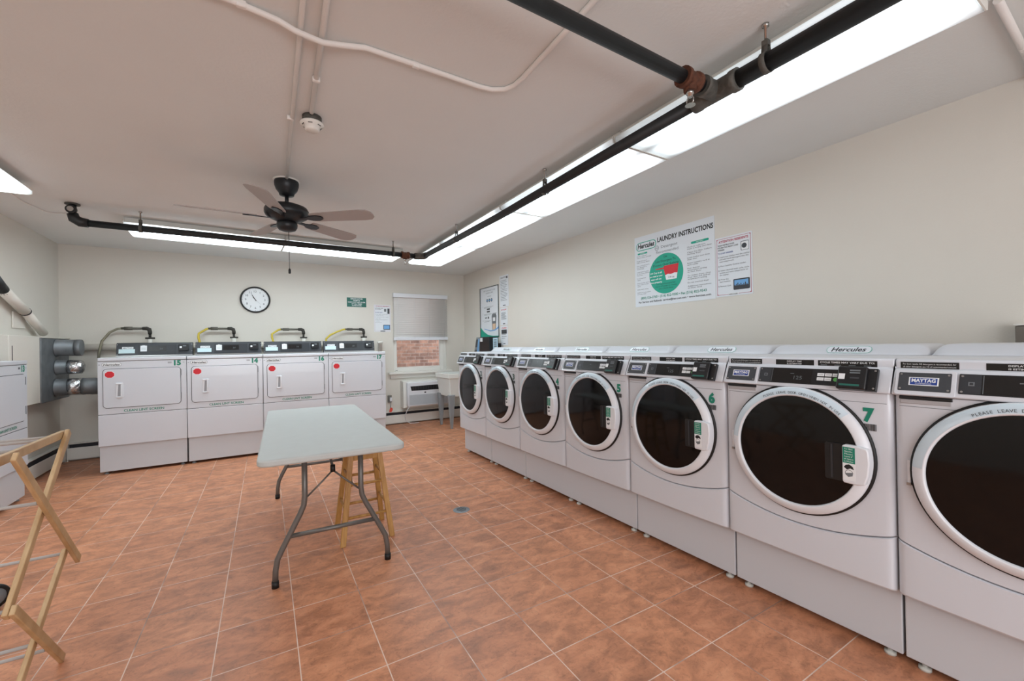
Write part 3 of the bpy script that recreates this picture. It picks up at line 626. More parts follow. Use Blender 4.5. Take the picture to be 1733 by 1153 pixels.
# ------------------------------------------------------------------ dryers
DW = .3705
def dryer(num, loc, rz, label):
    t = thing('clothes_dryer', label, 'dryer', loc, rz, 'white clothes dryers')
    MB().box(-DW + .005, DW - .005, .022, .70, .03, .300, M_ENAMP).obj('plinth', t, bevel=.003)
    for sx in (-.32, .32):
        for sy in (.06, .66): MB().tube([(sx, sy, 0), (sx, sy, .01), (sx, sy, .011), (sx, sy, .032)], [.02, .02, .01, .01], M_SLEG, 12).obj('foot', t)
    MB().box(-DW + .002, DW - .002, .016, .72, .304, 1.202, M_ENAM).obj('cabinet', t)
    MB().box(-DW, DW, 0, .016, .302, .632, M_ENAM).obj('lower_panel', t, bevel=.004)
    MB().box(-DW, DW, 0, .016, .636, 1.196, M_ENAM).obj('front_panel', t, bevel=.004)
    MB().box(-DW + .001, DW - .001, .004, .02, .630, .638, M_SEAM).obj('panel_seam', t); MB().box(-DW + .001, DW - .001, .004, .02, 1.195, 1.200, M_SEAM).obj('panel_seam', t)
    MB().box(-DW, DW, -.004, .72, 1.199, 1.236, M_ENAM).obj('top_panel', t, bevel=.007, seg=3)
    F = lambda: MB().frame((0, 0, 0), (1, 0, 0), (0, 0, 1))
    F().prism(rrect(-.332, .320, .700, 1.118, .036), -.004, .0012, M_SEAM).obj('door_gap', t)
    dr = F().prism(rrect(-.3275, .3155, .7045, 1.1135, .032), -.002, .006, M_ENAM, True).obj('door', t, bevel=.002)
    b = F(); b.prism(rrect(-.230, -.168, .806, .966, .008), .006, .011, M_PLAS); b.box(-.222, -.176, .952, .964, .011, .020, M_PLAS).box(-.222, -.176, .808, .820, .011, .020, M_PLAS); b.box(-.188, -.176, .820, .952, .011, .022, M_PLAS)
    h = b.obj('door_handle', dr, bevel=.003)
    F().prism([(-.214, .824), (-.191, .824), (-.189, .948), (-.206, .948)], .011, .0116, mat('shaded_recess', '9a9ca1', .5)).obj('grip_recess_shade', h)  # flat patch, its grey stands for the shade inside the grip
    for z in (.76, 1.02): F().box(.3165, .3235, z, z + .07, .001, .008, M_GREYINK).obj('hinge', t)
    b = F(); b.prism([(-.275 + .044 * math.cos(a), 1.057 + .040 * math.sin(a)) for a in [PI / 8 + PI / 4 * k for k in range(8)]], .006, .0068, M_LABW)
    b.prism([(-.275 + .040 * math.cos(a), 1.057 + .036 * math.sin(a)) for a in [PI / 8 + PI / 4 * k for k in range(8)]], .0066, .0074, M_RED)
    o = b.obj('octagon_sticker', dr); o['label'] = 'red octagon sticker'
    b = F(); b.T = Matrix.Translation((0, -.0006, 0)) @ b.T
    b.prism(rrect(-.338, -.182, 1.141, 1.183, .020), -.001, .0004, M_GREYINK); b.prism(rrect(-.3355, -.1845, 1.1435, 1.1805, .018), 0, .0008, M_LABW); b.text('Hercules', -.260, 1.151, .021, M_INK, w=.130, bold=.025, shear=.2, z=.0012)
    b.box(-.362, -.350, 1.160, 1.164, 0, .001, M_INK); b.obj('logo_decal', t)
    b = F(); b.text(num, .290, 1.138, .052, M_GRN, w=.064, bold=.06, z=.0012); b.box(.338, .352, 1.166, 1.170, 0, .001, M_GRN)
    for q in range(6): b.box(.205 + q * .006, .208 + q * .006, 1.160, 1.178, 0, .001, M_GREYINK)
    b.obj('number_decal', t)
    b = F(); b.text('CLEAN LINT SCREEN', .0, .655, .024, M_GRN, w=.335, bold=.02, z=.0012); b.obj('lint_reminder_decal', t)
    # console at the back
    b = MB(); b.T = Matrix(((0, 0, 1, 0), (1, 0, 0, 0), (0, 1, 0, 0), (0, 0, 0, 1)))
    b.prism([(.60, 1.2365), (.628, 1.392), (.645, 1.402), (.70, 1.402), (.70, 1.2365)], -.352, .366, M_CHAR); cs = b.obj('console', t, bevel=.003)
    uu = Vector((0, .028, .1555)).normalized(); G = lambda: MB().frame((0, .5992, 1.2365), (1, 0, 0), uu)
    G().box(-.352, .366, .002, .014, -.001, .002, M_SCREW).obj('console_trim', cs)
    G().box(-.155, .205, .020, .145, 0, .002, M_DGREY).obj('control_plate', cs)
    b = G(); b.box(-.060, .110, .062, .125, .002, .004, M_DISP); b.text('25', .058, .082, .018, M_GREYINK, w=.03, z=.0044, shear=.1); b.obj('display', cs)
    b = G(); b.box(-.135, -.075, .060, .130, .002, .005, M_LABW).box(-.118, -.092, .128, .134, .002, .005, M_LABW); b.box(-.127, -.083, .082, .085, .005, .0054, M_GREYINK).box(-.127, -.083, .100, .103, .005, .0054, M_GREYINK); b.obj('price_label', cs)
    b = G(); b.box(-.330, -.185, .040, .090, .001, .003, mat('pale_cyan_label', 'c8dde2', .5)); b.box(-.300, -.200, .092, .118, .001, .003, M_LABW); b.text('MAYTAG', -.250, .098, .013, M_GREYINK, w=.085, bold=.03, z=.0035); b.obj('badge_label', cs)
    b = G(); b.prism(rrect(.230, .330, .060, .140, .008), 0, .035, M_BLK); rd = b.obj('card_reader', cs, bevel=.004)
    G().box(.240, .262, .090, .112, .035, .036, M_LABW).box(.272, .305, .112, .124, .035, .036, M_GREYINK).obj('reader_label', rd)
    b = G()
    for sx, sy in ((-.343, .025), (-.343, .145), (.357, .06), (.357, .145)): b.disc(sx, sy, .004, 0, .003, M_SCREW, 8)
    b.obj('screws', cs)
    return t
dx = .745
dryer('15', (-1.047, 6.0, 0), 0, 'clothes dryer bearing the green number 15, leftmost in the back row')
dryer('14', (-1.047 + dx, 5.992, 0), 0, 'clothes dryer bearing the green number 14, behind the table on its left')
dryer('16', (-1.047 + 2 * dx, 5.985, 0), 0, 'clothes dryer bearing the green number 16, directly behind the folding table')
dryer('17', (-1.047 + 3 * dx, 5.98, 0), 0, 'clothes dryer bearing the green number 17, nearest the window')
dryer('13', (-1.755, 5.11, 0), PI / 2, 'clothes dryer bearing the green number 13, at the left edge of the photo')

# gas connections behind each dryer
M_GASP = mat('gas_pipe_iron', '6b6860', .5, .5)
def gas(xl, xr, zt, hose, bendx, label, back=6.98):
    t = thing('gas_connection', label, 'pipe', (0, 0, 0), 0, 'gas pipes above the dryers')
    y = back
    b = MB().tube([(xl + .03, y, zt), (xr - .05, y, zt)], .014, M_GASP, 12); b.tube([(xl + .06, y, zt), (xl + .14, y, zt)], .021, M_GASP, 8); b.obj('nipple', t)
    b = MB().tube([(xr - .06, y, zt), (xr - .02, y, zt), (xr + .005, y, zt - .012), (xr + .012, y, zt - .045), (xr + .012, y, zt - .075)], [.02, .024, .024, .022, .02], mat('dark_elbow', '3c3a36', .6, .3), 12)
    b.tube([(xr + .012, y, zt - .07), (xr + .012, y, zt - .12)], .014, mat('dark_elbow', '3c3a36'), 12); b.obj('elbow', t)
    MB().box(xr - .035, xr + .06, y - .016, y + .016, zt - .135, zt - .112, mat('dark_elbow', '3c3a36')).obj('valve', t, bevel=.005)
    MB().tube([(xr + .012, y, zt - .135), (xr + .012, y, 1.0)], .024, M_TRIM, 12).obj('riser', t)
    h = MB().tube([(xl + .035, y, zt)] + [tuple(p) for p in hose], .014, M_YEL if bendx else M_HOSE, 10); o = h.obj('flexible_hose', t)
    o['label'] = 'yellow coated hose' if bendx else 'grey braided hose'
def hose(x0, zt, x1, yb=6.98, sq=False):
    if sq: return [(x0 - .02, yb - .0, zt - .01), (x0 - .10, yb - .02, zt - .07), (x0 - .10, yb - .06, zt - .12), (x0 - .06, yb - .12, zt - .30), (x0 - .05, yb - .16, 1.24)]
    return [(x0 - .02, yb, zt - .004), (x0 - .09, yb - .01, zt - .05), (x0 - .16, yb - .02, zt - .16), (x0 - .185, yb - .03, zt - .30), (x0 - .19, yb - .03, 1.20)]
gas(-1.46, -1.165, 1.588, hose(-1.44, 1.588, 0), 0, 'black gas pipe with grey braided hose above the leftmost dryer of the back row')
gas(-.58, -.27, 1.592, hose(-.55, 1.592, 0, sq=True), 1, 'black gas pipe with sharply bent yellow hose, below the wall clock to its left')
gas(.28, .60, 1.585, hose(.30, 1.585, 0, sq=True), 1, 'black gas pipe with sharply bent yellow hose, below the wall clock to its right')
gas(1.17, 1.47, 1.590, [(1.17, 6.98, 1.585), (1.08, 6.97, 1.55), (.98, 6.96, 1.50), (.92, 6.95, 1.44), (.90, 6.94, 1.25)], 1, 'black gas pipe with gently curving yellow hose, below the small green sign')
b = MB().tube([(1.735, 6.97, 0.0), (1.735, 6.97, 1.36), (1.735, 6.97, 1.362), (1.735, 6.97, 1.40)], [.032, .032, .042, .042], M_TRIM, 14); o = b.obj('vent_stub'); tag(o, 'white capped pipe stub standing behind dryer 17', 'pipe')
b = MB().tube([(-1.98, 7.02, 1.355), (1.0, 7.02, 1.355)], .042, M_WALL, 14); o = b.obj('wall_pipe'); tag(o, 'cream painted horizontal pipe along the back wall behind the dryers', 'pipe')

# ------------------------------------------------------------------ duct box, ducts and sloping pipe on the left wall
t = thing('duct_box', 'boxed duct on the left wall with grey sheet metal end and three round outlets', 'duct', (0, 0, 0))
MB().box(XL + .002, -1.905, 5.60, 6.235, .785, 1.468, M_WALL).obj('casing', t, bevel=.004)
b = MB().box(XL + .002, -1.895, 6.237, 6.99, .775, 1.455, M_GALV); b.obj('plenum', t, bevel=.003)
MB().box(XL + .002, -1.885, 6.237, 7.0, 1.457, 1.468, M_WALL).obj('top_strip', t)
MB().box(-1.9045, -1.903, 5.655, 5.665, 1.02, 1.37, M_SEAM).obj('slot', t)
def spig(y, z, r, x1): return MB().tube([(-1.894, y, z), (-1.885, y, z), (-1.88, y, z), (x1, y, z)], [r + .008, r + .008, r, r], M_GALV, 24)
o = spig(6.62, 1.352, .090, -1.74); o.obj('top_outlet', t)
MB().tube([(-1.739, 6.62, 1.352), (-1.69, 6.62, 1.352), (-1.688, 6.62, 1.352)], [.092, .092, .088], M_GALV, 24).obj('outlet_cap', t)
o = spig(6.62, 1.135, .078, -1.80).obj('middle_outlet', t)
MB().tube([(-1.80, 6.62, 1.135), (-1.76, 6.62, 1.135), (-1.70, 6.62, 1.135), (-1.68, 6.62, 1.14), (-1.665, 6.62, 1.138)], [.080, .081, .078, .06, .02], M_FOIL, 24).obj('foil_cap', t)
spig(6.60, .912, .092, -1.79).obj('bottom_outlet', t)
MB().tube([(-1.79, 6.60, .912), (-1.76, 6.60, .914), (-1.68, 6.60, .913)], [.094, .096, .095], M_FOIL, 24).obj('foil_joint', t)
pp = [(-1.68, 6.60, .912), (-1.65, 6.601, .912), (-1.62, 6.608, .910), (-1.595, 6.625, .907), (-1.575, 6.65, .903), (-1.56, 6.69, .898), (-1.548, 6.74, .893), (-1.532, 6.79, .888), (-1.505, 6.84, .882), (-1.46, 6.88, .875), (-1.40, 6.905, .868), (-1.30, 6.915, .86), (-1.15, 6.915, .855)]
MB().tube(pp, [.092 + (.004 if k % 3 == 0 else 0) for k in range(len(pp))], M_GALV, 24).obj('flexible_duct', t)
t = thing('sloping_pipe', 'cream painted pipe sloping down the left wall with a black end fitting', 'pipe')
xp_ = -1.936
MB().tube([(xp_, 5.42, 1.972), (xp_, 5.62, 1.862)], .042, M_PIPE, 14).obj('black_fitting', t)
MB().tube([(xp_, 5.60, 1.873), (xp_, 5.60, 1.873 - .0001), (xp_, 6.02, 1.70), (xp_, 6.021, 1.6995), (xp_, 6.65, 1.40)][0:1] + [(xp_, 6.02, 1.71)], .044, M_WALL, 16).obj('upper_pipe', t)
MB().tube([(xp_, 6.02, 1.71), (xp_, 6.43, 1.511)], .038, M_WALL, 16).obj('lower_pipe', t)
MB().tube([(xp_, 6.012, 1.714), (xp_, 6.026, 1.707)], .0455, M_SEAM, 16).obj('joint_ring', t)
b = MB().box(XL + .001, XL + .014, 5.93, 6.18, 1.545, 1.705, M_WALL); o = b.obj('junction_cover', bevel=.004); tag(o, 'cream square cover plate on the left wall below the sloping pipe', 'cover plate')

# ------------------------------------------------------------------ folding table
t = thing('folding_table', 'grey white plastic folding table on brown steel legs', 'table', (.409, 3.39, 0), -math.radians(2.6))
b = MB().prism(rrect(-.372, .372, -.98, .98, .06, 7), .705, .742, M_TABLE, True); b.obj('tabletop', t, bevel=.010, seg=3, angle=50)
def leg_frame(y, s):
    f = MB().tube([(-.20, y, .688), (.20, y, .688)], .013, M_TLEG, 10); fr = f.obj('leg_crossbar', t)
    for sx in (-1, 1):
        pts = [(sx * .150, y, .70), (sx * .150, y, .47), (sx * .156, y, .42), (sx * .175, y, .375), (sx * .262, y, .205), (sx * .288, y, .15), (sx * .298, y, .09), (sx * .300, y, .03)]
        l = MB().tube(pts, .015, M_TLEG, 14).obj('leg', t)
        MB().tube([(sx * .300, y, 0), (sx * .300, y, .035)], .0185, M_GASK, 14).obj('rubber_foot', l)
    MB().tube([(-.232, y, .262), (.232, y, .262)], .0125, M_TLEG, 12).obj('stretcher', t)
    b = MB().tube([(-.145, y + s * .008, .455), (-.07, y + s * .02, .52), (0, y + s * .03, .585)], .0055, M_TLEG, 8)
    b.tube([(.145, y + s * .008, .455), (.07, y + s * .02, .52), (0, y + s * .03, .585)], .0055, M_TLEG, 8)
    b.tube([(0, y + s * .03, .575), (0, y + s * .034, .615)], .014, M_GASK, 10).tube([(0, y + s * .032, .60), (-.01, y + s * .26, .700)], .008, M_TLEG, 8); b.obj('brace', t)
leg_frame(-.775, 1); leg_frame(.775, -1)

# ------------------------------------------------------------------ stool under the table
t = thing('wooden_stool', 'honey coloured wooden stool tucked under the folding table', 'stool', (.632, 3.07, 0), math.radians(-2))
MB().lathe([(0, .612), (.150, .612), (.160, .606), (.163, .596), (.158, .586), (.145, .582), (0, .582)], M_WOOD, 36).obj('seat', t)
for sx in (-1, 1):
    for sy in (-1, 1):
        b = MB(); v = []
        for z, o_, w in ((0, .158, .017), (.582, .092, .017)):
            v += [(sx * o_ + a * w, sy * o_ + c * w * .8, z) for a, c in ((-1, -1), (1, -1), (1, 1), (-1, 1))]
        b.add(v, [(3, 2, 1, 0), (4, 5, 6, 7)] + [(k, (k + 1) % 4, 4 + (k + 1) % 4, 4 + k) for k in range(4)], M_WOOD); b.obj('leg', t, bevel=.003)
off = lambda z: .158 - .066 * z / .582
for z in (.17, .38):
    for s in (-1, 1):
        o_ = off(z) ; MB().tube([(-o_ - .012, s * o_, z), (o_ + .012, s * o_, z)], .0095, M_WOOD, 10).obj('rung', t)
        z2 = z + .05; o_ = off(z2); MB().tube([(s * o_, -o_ - .01, z2), (s * o_, o_ + .01, z2)], .0095, M_WOOD, 10).obj('rung', t)
for s in (-1, 1):
    MB().box(-.09, .09, s * .092 - .008, s * .092 + .008, .535, .582, M_WOOD).obj('apron', t, bevel=.002)

# ------------------------------------------------------------------ drying rack
t = thing('drying_rack', 'folding wooden clothes drying rack with painted dowels, at lower left', 'drying rack', (-.73, 2.4, 0))
def slat(p, q, x, name='slat', w=.017, th=.008, ext=.016):
    p = Vector((x, p[0] - 2.4, p[1])); q = Vector((x, q[0] - 2.4, q[1])); d = (q - p).normalized(); p = p - d * ext; q = q + d * ext; n = Vector((1, 0, 0)).cross(d)
    v = [p - n * w - Vector((th, 0, 0)), p - n * w + Vector((th, 0, 0)), p + n * w + Vector((th, 0, 0)), p + n * w - Vector((th, 0, 0))]
    v += [k + (q - p) for k in v]
    return MB().add(v, [(0, 1, 2, 3), (7, 6, 5, 4)] + [(k, 4 + k, 4 + (k + 1) % 4, (k + 1) % 4) for k in range(4)], M_RACK).obj(name, t, bevel=.003)
A0, A1 = (2.135, .934), (2.70, .353); B0, B1 = (2.661, .931), (2.112, .42); C0, C1 = (2.602, .416), (2.04, .02); D0, D1 = (2.112, .42), (2.50, .02); T0 = (2.05, .936)
for side in (0, -1):
    x = side * .62
    sgn = 1
    slat(A0, A1, x + .017 * sgn, 'front_leg'); slat(B0, B1, x, 'rear_leg'); slat(C0, C1, x, 'lower_leg'); slat(D0, D1, x + .017 * sgn, 'lower_leg'); slat((1.98, .936), (2.655, .932), x - .017, 'top_arm')
for y, z in ((2.506, .935), (2.30, .935), (2.12, .934), (2.345, .718), (2.62, .412), (2.29, .205), (2.40, .118), (2.115, .425), (2.655, .925)):
    MB().tube([(-.012 if z > .9 else 0, y - 2.4, z), (-.62, y - 2.4, z)], .0065, M_ROD, 10).obj('dowel', t)
# caster of a cart cut by the left frame edge
t = thing('rolling_cart', 'grey caster wheel of a cart behind the drying rack', 'cart', (-1.155, 3.20, 0), math.radians(-55))
b = MB(); b.T = Matrix(((0, 0, 1, 0), (1, 0, 0, 0), (0, 1, 0, .062), (0, 0, 0, 1)))
b.lathe([(.045, -.014), (.058, -.013), (.062, -.006), (.062, .006), (.058, .013), (.045, .014)], M_GASK, 28); b.obj('tyre', t)
b = MB(); b.T = Matrix(((0, 0, 1, 0), (1, 0, 0, 0), (0, 1, 0, .062), (0, 0, 0, 1)))
b.lathe([(.0001, -.012), (.045, -.012), (.046, 0), (.045, .012), (.015, .010), (.014, .017), (.0001, .017)], M_SLEG, 28); b.obj('hub', t)
b = MB().box(-.024, -.019, -.008, .008, .055, .15, M_CHROME).box(.019, .024, -.008, .008, .055, .15, M_CHROME).box(-.024, .024, -.02, .02, .15, .156, M_CHROME).tube([(0, 0, .156), (0, 0, .55)], .011, M_CHROME, 12); b.obj('fork_and_post', t)
b = MB().tube([(0, 0, .22), (-.45, 0, .22)], .008, M_CHROME, 10).tube([(0, 0, .54), (-.45, 0, .54)], .008, M_CHROME, 10).tube([(-.45, 0, .0), (-.45, 0, .55)], .011, M_CHROME, 10); b.obj('frame', t)

# ------------------------------------------------------------------ utility sink
t = thing('utility_sink', 'white plastic laundry tub on grey tapered legs beside washer 2', 'sink', (0, 0, 0))
X0, X1, Y0, Y1 = 2.535, 3.13, 6.03, 6.60
b = MB(); o0 = [(X0, Y0), (X1, Y0), (X1, Y1), (X0, Y1)]; ins = lambda p, d: (p[0] + (d if p[0] == X0 else -d), p[1] + (d if p[1] == Y0 else -d))
rings = [[(*ins(p, .05), .50) for p in o0], [(*ins(p, .018), .785) for p in o0], [(*ins(p, .016), .79) for p in o0], [(*p, .79) for p in o0], [(*p, .862) for p in o0], [(*ins(p, .03), .862) for p in o0], [(*ins(p, .035), .80) for p in o0], [(*ins(p, .07), .515) for p in o0]]
v = [q for r in rings for q in r]; fs = [(j * 4 + k, j * 4 + (k + 1) % 4, (j + 1) * 4 + (k + 1) % 4, (j + 1) * 4 + k) for j in range(len(rings) - 1) for k in range(4)]
b.add(v, fs + [(3, 2, 1, 0), (28, 29, 30, 31)], M_SINK); b.obj('tub', t, bevel=.012, seg=3)
for lx, ly in ((X0 + .04, Y0 + .05), (X1 - .09, Y0 + .05), (X0 + .04, Y1 - .09), (X1 - .09, Y1 - .09)):
    b = MB(); v = [(lx + a * .028 + .028, ly + c * .028 + .02, 0) for a, c in ((-.6, -.6), (.6, -.6), (.6, .6), (-.6, .6))] + [(lx + a * .05 + .028, ly + c * .042 + .02, .53) for a, c in ((-1, -1), (1, -1), (1, 1), (-1, 1))]
    b.add(v, [(3, 2, 1, 0), (4, 5, 6, 7)] + [(k, (k + 1) % 4, 4 + (k + 1) % 4, 4 + k) for k in range(4)], M_SLEG); b.obj('leg', t, bevel=.004)

# ------------------------------------------------------------------ air conditioner under the window
t = thing('air_conditioner', 'white through-wall air conditioner under the window', 'air conditioner', (0, 0, 0))
b = MB().box(2.085, 2.90, 6.90, YB - .001, .275, .722, M_TRIM); b.obj('sleeve', t, bevel=.004)
b = MB().box(2.135, 2.86, 6.83, 6.90, .30, .700, M_PLAS); fb = b.obj('front_cover', t, bevel=.012, seg=3)
F = lambda y: MB().frame((0, y, 0), (1, 0, 0), (0, 0, 1))
b = F(6.829); b.prism([(2.185, .635), (2.205, .560), (2.80, .560), (2.80, .645)][::1], -.001, .001, M_BLK)
for k in range(12): b.box(2.23 + k * .045, 2.236 + k * .045, .572, .632, .001, .004, M_DGREY)
b.obj('air_outlet', fb)
F(6.829).box(2.425, 2.455, .513, .533, 0, .002, M_INK).obj('control_window', fb)
b = F(6.829)
for k in range(17): b.box(2.165, 2.84, .325 + k * .010, .331 + k * .010, 0, .003, mat('grille_grey', 'b9c0c6', .5))
b.obj('grille', fb)
cd = MB().tube([(2.17, 6.84, .305), (2.13, 6.85, .24), (2.10, 6.88, .14), (2.13, 6.90, .05), (2.20, 6.90, .012), (2.32, 6.905, .006), (2.36, 6.93, .005)], .006, M_PLAS, 8); cd.obj('power_cord', t)
# outlet
t = thing('wall_outlet', 'grey metal wall outlet with a white plug beside dryer 17', 'outlet', (0, 0, 0))
MB().box(1.868, 1.935, YB - .02, YB - .001, .37, .49, mat('grey_metal_plate', '77756f', .5, .4)).obj('plate', t, bevel=.003)
MB().box(1.893, 1.928, YB - .06, YB - .021, .39, .455, M_PLAS).obj('plug', t, bevel=.004)
b = MB().tube([(1.910, YB - .045, .392), (1.906, YB - .05, .33), (1.900, YB - .05, .29)], .004, M_SLEG, 8); b.obj('cord', t)
b = MB().prism([(1.876, .215), (1.915, .212), (1.935, .25), (1.93, .282), (1.900, .292), (1.882, .26)], 0, .003, M_RED) if False else None
b = MB().frame((0, YB - .078, 0), (1, 0, 0), (0, 0, 1)).prism([(1.870, .222), (1.905, .214), (1.930, .25), (1.925, .284), (1.897, .294), (1.880, .262)], 0, .004, mat('orange_red_tag', 'e8503c', .5)); o = b.obj('warning_tag'); tag(o, 'small orange red tag hanging from the cord of the wall outlet', 'tag')

# ------------------------------------------------------------------ blind
t = thing('window_blind', 'white horizontal slat blind lowered over the top half of the window', 'blind', (0, 0, 0))
BX0, BX1 = 1.972, 2.945; yb_ = YB - .045
MB().box(BX0, BX1, yb_ - .03, yb_ + .035, 2.135, 2.205, M_PLAS).obj('headrail', t, bevel=.004)
m_sl = bpy.data.materials.new('blind_slat'); m_sl.use_nodes = True; nt = m_sl.node_tree; pb = nt.nodes['Principled BSDF']; pb.inputs['Base Color'].default_value = lin('ece9e6'); pb.inputs['Roughness'].default_value = .45
b = MB(); ns = 16
for k in range(ns):
    z = 2.105 - k * .0425; th = math.radians(54)
    for q in range(3):
        u0 = -.025 + q * .0167; u1 = u0 + .0167; c0 = .003 * (1 - (u0 / .025) ** 2); c1 = .003 * (1 - (u1 / .025) ** 2)
        P = lambda u, c, x: (x, yb_ + u * math.cos(th) - c * math.sin(th), z - u * math.sin(th) * -1 * -1 - c * 0 + c * math.cos(th))
        b.add([P(u0, c0, BX0 + .008), P(u0, c0, BX1 - .008), P(u1, c1, BX1 - .008), P(u1, c1, BX0 + .008)], [(0, 1, 2, 3)], m_sl, True)
o = b.obj('slats', t); s_ = o.modifiers.new('solid', 'SOLIDIFY'); s_.thickness = .002
MB().box(BX0 + .004, BX1 - .004, yb_ - .026, yb_ + .026, 1.408, 1.462, M_PLAS).obj('bottom_rail', t, bevel=.004)
for x in (BX0 + .07, BX0 + .36, BX0 + .62, BX1 - .07):
    MB().tube([(x, yb_ - .030, 2.14), (x, yb_ - .030, 1.43)], .0015, M_PLAS, 5).obj('ladder_cord', t)

# ------------------------------------------------------------------ clock
t = thing('wall_clock', 'round wall clock with black rim on the back wall', 'clock', (.002, YB - .001, 2.013))
F = lambda: MB().frame((0, 0, 0), (1, 0, 0), (0, 0, 1))
F().lathe([(.168, .002), (.186, .002), (.189, .018), (.184, .032), (.174, .036), (.167, .028), (.166, .014)], mat('clock_rim', '0d0e10', .3), 60).obj('rim', t)
b = F(); b.disc(0, 0, .168, .002, .012, M_LABW, 48)
for k in range(1, 13):
    a = PI / 2 - k * PI / 6; b.text(str(k), .118 * math.cos(a), .118 * math.sin(a) - .014, .029, M_INK, z=.0128)
for k in range(60):
    a = k * PI / 30; r0 = .150 if k % 5 == 0 else .155; w = .0016 if k % 5 == 0 else .0008; c, s = math.cos(a), math.sin(a)
    b.add([(r0 * c - w * s, r0 * s + w * c, .0126), (r0 * c + w * s, r0 * s - w * c, .0126), (.162 * c + w * s, .162 * s - w * c, .0126), (.162 * c - w * s, .162 * s + w * c, .0126)], [(0, 1, 2, 3)], M_INK)
b.obj('dial', t)
def hand(name, ang, L, w, z, back=.02):
    a = math.radians(90 - ang); c, s = math.cos(a), math.sin(a)
    F().prism([(-back * c + w * s, -back * s - w * c), (L * c + w * .4 * s, L * s - w * .4 * c), (L * c - w * .4 * s, L * s + w * .4 * c), (-back * c - w * s, -back * s + w * c)], z, z + .0015, M_INK).obj(name, t)
hand('hour_hand', 328, .075, .006, .015); hand('minute_hand', 331, .105, .004, .018); hand('second_hand', 135, .10, .001, .021, .05)

# ------------------------------------------------------------------ signs
def sign(name, label, o_, r, w, h, th=.003, base=M_PAPER, cat='sign'):
    t = thing(name, label, cat, o_); b = MB().frame((0, 0, 0), r, (0, 0, 1)); b.box(0, w, 0, h, .001, th, base); b.obj('board', t)
    c = MB().frame((0, 0, 0), r, (0, 0, 1)); c.T = Matrix.Translation(Vector(r).cross(Vector((0, 0, 1))) * (th + .0008)) @ c.T
    return t, c
RB = (1, 0, 0); RR = (0, -1, 0)
# green sign on the back wall
t, c = sign('notice_sign', 'small dark green notice sign on the back wall above dryer 17', (1.248, YB, 1.955), RB, .300, .150, base=M_DKGRN)
for k, ln in enumerate(('REMOVE CLOTHES', 'PROMPTLY', 'CLEAN OUT LINT FILTER', 'AT ALL TIMES', 'CLOSE DOORS')): c.text(ln, .15, .122 - k * .027, .017, M_LABW, w=min(.27, .0133 * len(ln)), bold=.03)
c.obj('lettering', t)
# paper poster between sign and window
t, c = sign('instruction_poster', 'white paper instruction poster between the green sign and the window', (1.668, YB, 1.555), RB, .272, .448)
c.text('ATTENTION RESIDENTS', .136, .415, .014, M_MAG, w=.22, bold=.02); c.text('DRYER INSTRUCTIONS', .02, .385, .011, M_INK, w=.13, al='l', bold=.02).text('FOR GAS DRYER', .02, .368, .011, M_INK, w=.10, al='l', bold=.02)
c.text('TO START DRYER:', .02, .315, .011, M_BLUE, w=.12, al='l', bold=.02)
for k, ln in enumerate(('1) Load clothes into the dryer', '    and close the door.', '2) Place Laundry Card in reader,', '    press start.', '3) Select desired temperature', '    setting.', '4) Remove Card.')): c.text(ln.strip(), .02 + (.012 if ln[0] == ' ' else 0), .285 - k * .0225, .0095, M_GREYINK, w=.0068 * len(ln.strip()), al='l')
c.box(.165, .20, .335, .385, 0, .001, M_GREYINK).box(.22, .255, .30, .39, 0, .001, M_CHAR).box(.15, .26, .035, .115, 0, .001, M_CHAR).box(.158, .252, .045, .107, .001, .0015, M_LBLUE)
for x0_, x1_, y0_, y1_ in ((.01, .262, .012, .0135), (.01, .262, .434, .4355), (.01, .0115, .012, .4355), (.2605, .262, .012, .4355)): c.box(x0_, x1_, y0_, y1_, 0, .0006, M_MAG)
c.box(.10, .18, .006, .018, .0006, .001, M_CHAR); c.obj('print', t)

# large laundry instructions sign on the right wall
SW, SH = .868, .700
t, c = sign('instruction_sign', 'large white laundry instructions sign with a teal circle on the right wall', (XR, 2.965, 1.660), RR, SW, SH)
c.prism(rrect(.022, .268, .556, .640, .040), 0, .0008, M_TEAL); c.prism(rrect(.029, .261, .563, .633, .034), .0008, .0012, M_PAPER); c.text('Hercules', .145, .580, .046, M_INK, w=.205, bold=.03, shear=.15, z=.0018)
c.text('LAUNDRY INSTRUCTIONS', .570, .600, .044, M_INK, w=.575, bold=.03)
c.text('Detergent', .415, .535, .026, M_GREYINK, w=.18).text('Recommended', .390, .490, .026, M_GREYINK, w=.245)
c.lathe([(.019, .0004), (.023, .0004)], M_GREYINK, 20, (.275, .545)); c.text('HE', .275, .537, .016, M_GREYINK, w=.026)
c.disc(.372, .290, .190, 0, .0008, M_TEAL, 56)
for ln, y, w in (('Use', .440, .04), ('Less Detergent To', .402, .225), ('Prevent Over Sudsing', .366, .285)): c.text(ln, .372, y, .022, M_INK, w=w, z=.0014)
for k, ln in enumerate(('1/4 Cup is all', 'you need or your', 'wash will not', 'rinse properly.')): c.text(ln, .262, .300 - k * .030, .016, M_LABW, w=.0095 * len(ln), z=.0014, bold=.02)
c.prism([(.255, .345), (.352, .348), (.352, .362), (.515, .362), (.495, .245), (.372, .245), (.352, .333), (.255, .338)][::-1], .0008, .0014, M_RED)
c.prism([(.366, .272), (.400, .280), (.430, .274), (.470, .282), (.500, .278), (.492, .226), (.378, .226)][::-1], .0014, .0020, M_LABW); c.text('1/4 cup', .436, .240, .016, M_INK, w=.065, z=.0026)
for ln, y, w in (('Use Liquid Detergent Few', .190, .21), ('Ounces of Detergent for Cleaning', .168, .235), ('and a Cleaner Rinse', .146, .16)): c.text(ln, .372, y, .012, M_INK, w=w, z=.0014)
